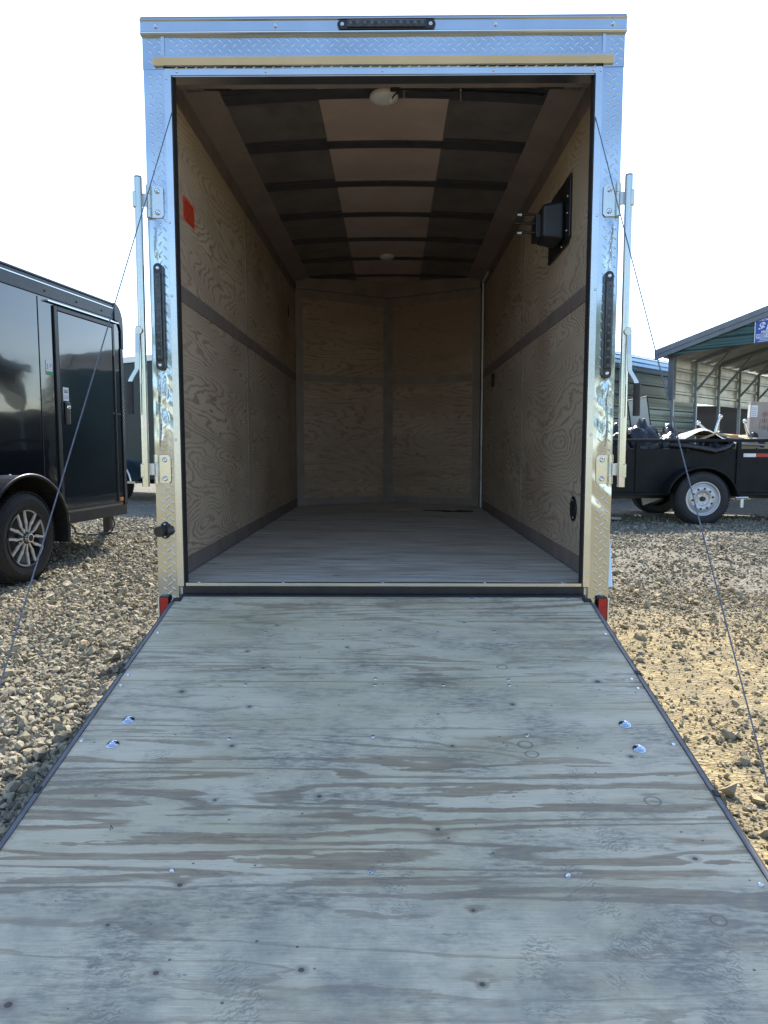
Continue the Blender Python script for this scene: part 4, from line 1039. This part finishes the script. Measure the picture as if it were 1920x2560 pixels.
board('cardboard_sheet', [(.62, .27, .93), (1.35, .27, .93), (1.22, .42, 1.13), (.72, .42, 1.13)], .012, m_card, 'tan cardboard sheet leaning inside the rail above the red and white tape', 'cardboard')
board('cardboard_sheet', [(.10, .5, 1.16), (.85, .32, 1.10), (.95, .6, 1.15), (.25, .85, 1.22)], .012, m_card, 'flat cardboard sheet poking out to the right of the tarpaulin peak', 'cardboard')
board('cardboard_sheet', [(.85, .35, 1.115), (1.9, .30, 1.09), (1.9, .8, 1.16), (.9, .8, 1.17)], .01, m_card2, 'long flat cardboard sheet lying under the tall carton', 'cardboard')
# white framed panel leaning
fr = empty('window_frame_panel', (0, 0, 0), label='white panel with dark frame standing tilted behind the rubbish bags', cat='panel')
fr.matrix_world = Mu @ Matrix.Translation((-.57, .95, .98)) @ Matrix.Rotation(radians(-12), 4, 'Y') @ Matrix.Rotation(radians(8), 4, 'X')
m_panel = simple('off_white_panel', (.42, .46, .44), .35, 0, .05)
b = MB(); b.box((.012, 0, 0), (.278, .02, .70)); b.build('panel_sheet', m_panel, fr)
b = MB(); b.box((0, -.006, 0), (.0115, .026, .712)); b.box((.2785, -.006, 0), (.29, .026, .712)); b.box((.0118, -.006, .7005), (.2782, .026, .712)); b.build('panel_frame', m_matte, fr, .002)
# tall carton
ct = empty('tall_carton', (0, 0, 0), label='tall grey brown carton with red handling symbols standing in the utility trailer', cat='box')
ct.matrix_world = Mu @ Matrix.Translation((.90, .62, 1.115)) @ Matrix.Rotation(radians(-14), 4, 'Z') @ Matrix.Rotation(radians(2), 4, 'Y')
b = MB(); b.box((0, 0, 0), (.25, .17, .52)); b.build('carton', m_card2, ct, .003)
m_maroon = simple('maroon_ink', (.18, .03, .03), .6)
for z in (.35, .26, .17):
    b = MB(); b.lathe([(.032, 0), (.032, -.0012), (.026, -.0012), (.026, 0)], 22, axis='y', mat=Matrix.Translation((.185, -.0002, z)))
    b.box((.175, -.0014, z - .012), (.195, -.0002, z + .010)); b.build('handling_symbol', m_maroon, ct)
b = MB(); b.box((.128, -.0012, .15), (.134, -.0002, .28)); b.box((.232, -.0012, .12), (.238, -.0002, .38)); b.build('side_print', m_maroon, ct)
b = MB(); b.box((-.0015, .01, .30), (-.0003, .15, .48)); b.box((.008, -.0014, .31), (.09, -.0003, .47)); b.build('shipping_label', m_white, ct)
b = MB(); 
for k in range(5): b.box((.015, -.002, .33 + k * .025), (.08, -.0015, .335 + k * .025))
b.build('label_print', m_navy, ct)
# second carton / mesh at frame edge
b = MB(); b.box((1.19, .55, 1.10), (1.55, .85, 1.60)); o = b.build('wire_crate', simple('dark_mesh', (.10, .10, .09), .6, .3, .4, 60), None, .004); o.matrix_world = Mu; tag(o, 'dark mesh crate at the right edge behind the tall carton', 'crate')
b = MB()
for k in range(15):
    b.box((1.185, .546, 1.11 + k * .034), (1.555, .5495, 1.118 + k * .034)); b.box((1.195 + k * .025, .542, 1.10), (1.201 + k * .025, .5455, 1.60))
w_ = b.build('crate_mesh', m_galv_dull, o)
# swivel chair legs (chromed)
def chair_leg(p0, p1, p2, label, knob=True):
    b = MB(); P0, P1, P2 = Vector(p0), Vector(p1), Vector(p2); pts = [((1 - k / 10) ** 2) * P0 + 2 * (k / 10) * (1 - k / 10) * P1 + (k / 10) ** 2 * P2 for k in range(11)]
    vs = []; n = 10
    for k, p in enumerate(pts):
        d = (pts[min(k + 1, 10)] - pts[max(k - 1, 0)]).normalized(); a = d.cross(Vector((0, 1, 0))).normalized(); c_ = d.cross(a); r = .028 - .012 * k / 10
        for i in range(n): t_ = 2 * pi * i / n; vs.append(p + a * cos(t_) * r + c_ * sin(t_) * r * .7)
    b.add(vs, [(k * n + i, k * n + (i + 1) % n, (k + 1) * n + (i + 1) % n, (k + 1) * n + i) for k in range(10) for i in range(n)] + [tuple(range(n)), tuple(100 + i for i in range(n))], 0, True)
    o = b.build('chair_base_leg', m_galv, None); o.matrix_world = Mu
    b = MB(); b.lathe([(.0001, -.02), (.026, -.018), (.032, 0), (.026, .016), (.0001, .02)], 14, axis='y', mat=Matrix.Translation(P2)); q = b.build('caster', m_chrome, o)
    tag(o, label, 'chair leg', 'metal chair base legs sticking up from the load')
chair_leg((.42, .7, 1.16), (.36, .7, 1.23), (.24, .7, 1.345), 'silver chair base leg leaning left, just right of the tarpaulin peak')
chair_leg((.44, .65, 1.10), (.47, .65, 1.30), (.52, .65, 1.43), 'tallest silver chair base leg standing upright in the middle of the load')
chair_leg((.95, .6, 1.08), (.85, .6, 1.25), (.835, .6, 1.365), 'silver chair base leg standing beside the left side of the tall carton')
chair_leg((.98, .5, 1.07), (1.15, .5, 1.09), (1.34, .5, 1.24), 'silver chair base leg lying in front of the tall carton', False)
b = MB(); b.tube([(.58, .5, 1.14), (.62, .5, 1.165), (.70, .5, 1.155)], .02, 8); o = b.build('rag', simple('orange_cloth', (.75, .32, .12), .7)); o.matrix_world = Mu; tag(o, 'small orange and white rag on top of the load', 'rag')
# under trailer clutter
board('wood_plank', [(-1.30, .35, .02), (-.92, .30, .02), (-.90, .45, .02), (-1.28, .5, .02)], .03, simple('grey_wood', (.36, .33, .28), .7), 'pale wooden plank lying on gravel under the utility trailer, in front of another', 'plank')
board('wood_plank', [(-1.45, .55, .02), (-1.0, .50, .02), (-1.0, .62, .02), (-1.45, .66, .02)], .04, simple('grey_wood', (.30, .28, .24), .7), 'wooden plank lying further back under the utility trailer', 'plank')
board('white_tray', [(-.56, .6, .36), (-.30, .6, .345), (-.28, .62, .28), (-.52, .62, .19)], .03, m_white, 'tilted white tray hanging under the utility trailer beside its wheel', 'tray')

# =================================================================== CARPORT
m_cp_grey = simple('grey_steel_trim', (.16, .17, .19), .45, .3, .1, 3)
m_cp_post = simple('galvanised_post', (.30, .33, .33), .42, .6, .12, 6)
m_cp_green = simple('green_steel_sheet', (.035, .085, .080), .4, .2, .12, 3)
m_cp_in = simple('bare_galvalume_sheet', (.52, .51, .46), .42, .55, .14, 2.5)
a45 = radians(45)
CP = empty('carport', (5.55, 11.40, 0), a45, label='open fronted metal carport with green gable and grey roof trim, right background', cat='carport')
# local: x runs back along the left wall (away to the right), -y runs along the front toward the viewer's right... front truss along -y
def ribbed(parent, name, mat, x0, x1, z0, z1, y, pitch=.19, depth=.02, flip=1, slope=None):
    """horizontal ribbed sheet, ribs stepped in z"""
    zs = []; z = z0
    while z < z1 - 1e-4:
        for dz, d in ((0, 0), (pitch * .60, 0), (pitch * .68, depth), (pitch * .84, depth), (pitch * .92, 0)):
            if z + dz <= z1: zs.append((z + dz, d))
        zs.append((min(z + pitch * .2, z1), .003)); zs.append((min(z + pitch * .4, z1), .003)); z += pitch
    zs.append((z1, 0)); zs = sorted(set(zs)); vs = []
    for zz, d in zs: vs += [(x0, y - d * flip, zz), (x1, y - d * flip, zz)]
    b = MB(); b.add(vs, [(2 * k, 2 * k + 1, 2 * k + 3, 2 * k + 2) for k in range(len(zs) - 1)])
    o = b.build(name, mat, parent); md = o.modifiers.new('solid', 'SOLIDIFY'); md.thickness = .002; return o
H = 2.80
# the left wall: local +x direction, inside faces -y
ribbed(CP, 'side_wall', m_cp_in, .10, 9.0, 1.92, H - .02, .03, .23, .02, 1)
b = MB(); b.box((-.03, -.05, 1.95), (.10, .06, H)); b.build('corner_trim', m_cp_grey, CP, .004)
for k, x in enumerate([.03] + [1.15 + 1.25 * i for i in range(7)]):
    b = MB(); b.box((x - .03, -.05, 0), (x + .03, .01, H)); b.build('leg_post', m_cp_post, CP, .004)
    b = MB(); W_ = 6.6
    # rafter following roof pitch
    def zr(y): return H + .28 * min(-y, W_ + y)
    pts = [(-.02 - W_ * q / 8) for q in range(9)]
    vs = []
    for y in pts: vs += [(x - .03, y, zr(y) - .05), (x + .03, y, zr(y) - .05), (x + .03, y, zr(y) + .01), (x - .03, y, zr(y) + .01)]
    fs = [(4 * q + i, 4 * q + (i + 1) % 4, 4 * q + 4 + (i + 1) % 4, 4 * q + 4 + i) for q in range(8) for i in range(4)] + [(0, 1, 2, 3), (32, 35, 34, 33)]
    b.add(vs, fs); b.build('rafter', m_cp_post, CP, .003)
    if k > 0:
        b = MB(); b.cyl((x, -.03, H - .62), (x, -.68, zr(-.68) - .04), .024, 6, smooth=False); b.build('knee_brace', m_cp_post, CP)
    b = MB(); b.box((x - .03, -W_ - .04, 0), (x + .03, -W_ + .02, H)); b.build('leg_post', m_cp_post, CP)
# roof sheets
for s_ in (0, 1):
    vs = []; n = 60
    for i in range(n + 1):
        x = -.25 + 9.5 * i / n; dz = .022 if i % 3 == 1 else 0
        for q in range(2):
            y = (.18 if q == 0 else -W_ / 2) if s_ == 0 else (-W_ / 2 if q == 0 else -W_ - .18)
            z = H + .02 + .28 * (min(-y, W_ + y)); vs.append((x, y, z + dz))
    b = MB(); b.add(vs, [(2 * i, 2 * i + 1, 2 * i + 3, 2 * i + 2) for i in range(n)]); o = b.build('roof_sheet', m_cp_in, CP); md = o.modifiers.new('solid', 'SOLIDIFY'); md.thickness = .002
# front gable trim and infill
b = MB()
for (ya, yb) in ((.22, -W_ / 2), (-W_ / 2, -W_ - .22)):
    za = H + .287 * min(-ya, W_ + ya) + .068; zb_ = H + .287 * min(-yb, W_ + yb) + .068
    b.add([(-.30, ya, za - .10), (-.30, yb, zb_ - .10), (-.30, yb, zb_ + .085), (-.30, ya, za + .085), (-.26, ya, za - .10), (-.26, yb, zb_ - .10), (-.26, yb, zb_ + .085), (-.26, ya, za + .085)],
          [(0, 1, 2, 3), (4, 7, 6, 5), (0, 4, 5, 1), (1, 5, 6, 2), (2, 6, 7, 3), (3, 7, 4, 0)])
    b.add([(-.315, ya, za - .012), (-.315, yb, zb_ - .012), (-.315, yb, zb_ + .092), (-.315, ya, za + .092), (-.30, ya, za - .012), (-.30, yb, zb_ - .012), (-.30, yb, zb_ + .092), (-.30, ya, za + .092)],
          [(0, 1, 2, 3), (4, 7, 6, 5), (0, 4, 5, 1), (1, 5, 6, 2), (2, 6, 7, 3), (3, 7, 4, 0)])
b.build('gable_trim', m_cp_grey, CP, .003)
# gable infill: horizontal ribs clipped to the gable outline
b = MB(); pitch = .16; n_r = 9
y_c = -W_ / 2
def zbot(y): return H - .03 + .055 * min(-y, W_ + y)
def ztop(y): return H + .03 + .28 * min(-y, W_ + y)
cols = 44; rows = 40
vs = []
for j in range(rows + 1):
    for i in range(cols + 1):
        y = -.02 - (W_ - .04) * i / cols; zz = H - .05 + j * (1.0 / rows); zz = min(max(zz, zbot(y)), ztop(y))
        ph_ = (zz / pitch) % 1; d = .018 if ph_ > .78 else (.004 if .3 < ph_ < .5 else 0)
        vs.append((-.24 - d, y, zz))
fs = [(j * (cols + 1) + i, j * (cols + 1) + i + 1, (j + 1) * (cols + 1) + i + 1, (j + 1) * (cols + 1) + i) for j in range(rows) for i in range(cols)]
b.add(vs, fs); o = b.build('gable_sheet', m_cp_green, CP)
# sign on the gable: banner hung on the trim
t_blue = simple('banner_blue', (.035, .09, .42), .5, 0, .08); m_wht2 = simple('banner_white', (.72, .74, .78), .5, 0, .04)
SG = empty('sale_banner', (0, 0, 0), label='blue and white sale banner reading DOUBLE $10 FREE WEST COAST hung on the carport gable', cat='banner')
bpy.context.view_layer.update()
SG.matrix_world = CP.matrix_world.copy() @ Matrix.Translation((-.266, -1.585, 2.855)) @ Matrix.Rotation(-pi / 2, 4, 'Z')
# banner local: x right, z up, faces -y
b = MB(); b.box((0, 0, 0), (1.5, .004, .47)); b.build('banner_sheet', t_blue, SG)
b = MB(); b.box((0, -.002, 0), (.014, -.0003, .47)); b.box((.02, -.002, .375), (1.5, -.0003, .468)); b.box((.03, -.002, .083), (1.5, -.0003, .144)); b.build('white_band', m_wht2, SG)
Rx = Matrix.Rotation(pi / 2, 4, 'X')
def tx(body, x, z, size, mat, sh=0.0, bold=.0): return text_mesh(body, size, mat, SG, Matrix.Translation((x, -.003, z)) @ Rx, 'banner_lettering', bold, .0006, 'LEFT', sh)
tx('DOUBLE', .05, .385, .10, t_blue, 0, .003); tx('$10', .055, .212, .19, m_wht2, .25, .006); tx('FREE IN', .105, .155, .062, m_wht2, .25, .002)
tx('WEST COAST', .035, .092, .062, t_blue, 0, .0015)
b = MB()
for z, x0_, x1_ in ((.062, .035, 1.4), (.038, .09, 1.3), (.012, .06, 1.2)):
    x = x0_; rr = random.Random(int(z * 999))
    while x < x1_: w_ = rr.uniform(.012, .024); b.box((x, -.002, z), (x + w_, -.0003, z + .012)); x += w_ + .005
b.build('small_print', m_wht2, SG)

# green ribbed building behind, parallel to the carport
GB = empty('metal_shed', (3.4, 10.05, 0), a45, label='dark green ribbed metal shed with rounded pale roof edge behind the utility trailer', cat='shed')
m_sh = simple('shed_green_sheet', (.045, .085, .095), .25, .5, .15, 2)
m_sh_roof = simple('shed_roof_sheet', (.30, .45, .60), .3, .5, .1, 2)
ribbed(GB, 'side_wall', m_sh, 0, 4.98, .0, 2.62, 0, .235, .028, 1)
# rounded eave
b = MB(); pr_ = []
for k in range(13):
    a = radians(90 * k / 12); pr_.append((.50 - .50 * cos(a), 2.62 + .30 * sin(a)))
pr_ += [(1.6, 3.10), (2.8, 3.18)]
vs = []
for (y, z) in pr_: vs += [(0, y, z), (4.98, y, z)]
b.add(vs, [(2 * k, 2 * k + 1, 2 * k + 3, 2 * k + 2) for k in range(len(pr_) - 1)], 0, False); o = b.build('roof_sheet', m_sh_roof, GB)
md = o.modifiers.new('solid', 'SOLIDIFY'); md.thickness = .003
b = MB()
for k in (2, 5, 8, 11): y, z = pr_[k]; b.tube([(0, y - .004, z), (4.98, y - .004, z)], .012, 6)
b.build('eave_ribs', m_sh, GB)
b = MB(); b.box((0, .01, 0), (.02, 2.8, 2.6)); b.build('end_wall', m_sh, GB)

# dark box trailer seen through the carport
DT = empty('box_trailer', (8.6, 15.6, 0), radians(0), label='dark box trailer with pale roof line seen through the open carport wall', cat='trailer')
b = MB(); b.box((-1.5, 0, .5), (4.5, 2.2, 2.05)); b.build('body', simple('dark_navy_skin', (.012, .014, .022), .4), DT, .01)
b = MB(); b.box((-1.5, -.01, 2.052), (4.5, 2.2, 2.068)); b.build('roof_line', m_white, DT, .004)
b = MB(); b.box((-1.5, .1, .3), (4.5, 2.1, .499)); b.build('underframe', m_black, DT)

# =================================================================== TREES BEHIND THE VIEWER (seen mirrored in the metal)
def leaf_mat():
    t = NT('tree_leaves'); a = t.new('ShaderNodeAttribute', attribute_name='tint').outputs['Fac']
    return t.out(t.ramp(a, [(0, (.035, .06, .018)), (.6, (.07, .11, .03)), (1, (.12, .16, .05))]), .6, 0, .3)
m_leaf = leaf_mat(); m_bark = simple('bark', (.12, .09, .065), .85, 0, .3, 12, .4)
def tree_shape(seed, h):
    r = random.Random(seed); b = MB()
    b.tube([(0, 0, 0), (.05, .02, h * .25), (-.05, .05, h * .5), (.03, 0, h * .8)], .12, 8)
    for k in range(6): a = r.uniform(0, 6.3); z = h * r.uniform(.3, .6); b.tube([(0, 0, z), (cos(a) * h * .14, sin(a) * h * .14, z + h * .14), (cos(a) * h * .24, sin(a) * h * .24, z + h * .2)], .04, 6)
    g = np.random.default_rng(seed); n = 5000
    cl = g.normal(0, 1, (26, 3)); cl /= np.linalg.norm(cl, axis=1)[:, None]; cl = cl * g.uniform(.4, 1, (26, 1)) * np.array([h * .27, h * .27, h * .26]) + np.array([0, 0, h * .64])
    p = cl[g.integers(0, 26, n)] + g.normal(0, h * .055, (n, 3)); d1 = g.normal(0, 1, (n, 3)); d1 /= np.linalg.norm(d1, axis=1)[:, None]; d2 = np.cross(d1, g.normal(0, 1, (n, 3))); d2 /= np.linalg.norm(d2, axis=1)[:, None]
    s_ = g.uniform(.05, .11, (n, 1)); V_ = np.stack([p - d1 * s_, p + d2 * s_ * .6, p + d1 * s_, p - d2 * s_ * .6], 1).reshape(-1, 3)
    return b, V_, n, g.random(n)
first = None
for k, (x, y, s_, zr_) in enumerate([(-7, -17, 1.0, 0), (-2.6, -19, 1.15, 1.3), (1.9, -18, .95, 2.2), (6.4, -19.5, 1.2, .6), (-12, -19, 1.2, 3), (11.5, -18, 1.1, 4)]):
    if first is None:
        root = empty('tree'); b, V_, n, tv = tree_shape(11, 4.6)
        tr_ = b.build('trunk', m_bark, root)
        me = bpy.data.meshes.new('crown'); me.from_pydata(V_.tolist(), [], [(4 * i, 4 * i + 1, 4 * i + 2, 4 * i + 3) for i in range(n)]); me.materials.append(m_leaf)
        at_ = me.attributes.new('tint', 'FLOAT', 'POINT'); at_.data.foreach_set('value', np.repeat(tv, 4).astype(np.float32))
        cr_ = bpy.data.objects.new('crown', me); COL.objects.link(cr_); cr_.parent = root; first = (root, tr_, cr_)
    else:
        root = first[0].copy(); COL.objects.link(root)
        for q in first[1:]: c_ = q.copy(); COL.objects.link(c_); c_.parent = root
    root.location = (x, y, 0); root.rotation_euler = (0, 0, zr_); root.scale = (s_, s_, s_)
    tag(root, 'leafy green tree in the row behind the viewer, mirrored in the silver posts', 'tree', 'trees behind the viewer')
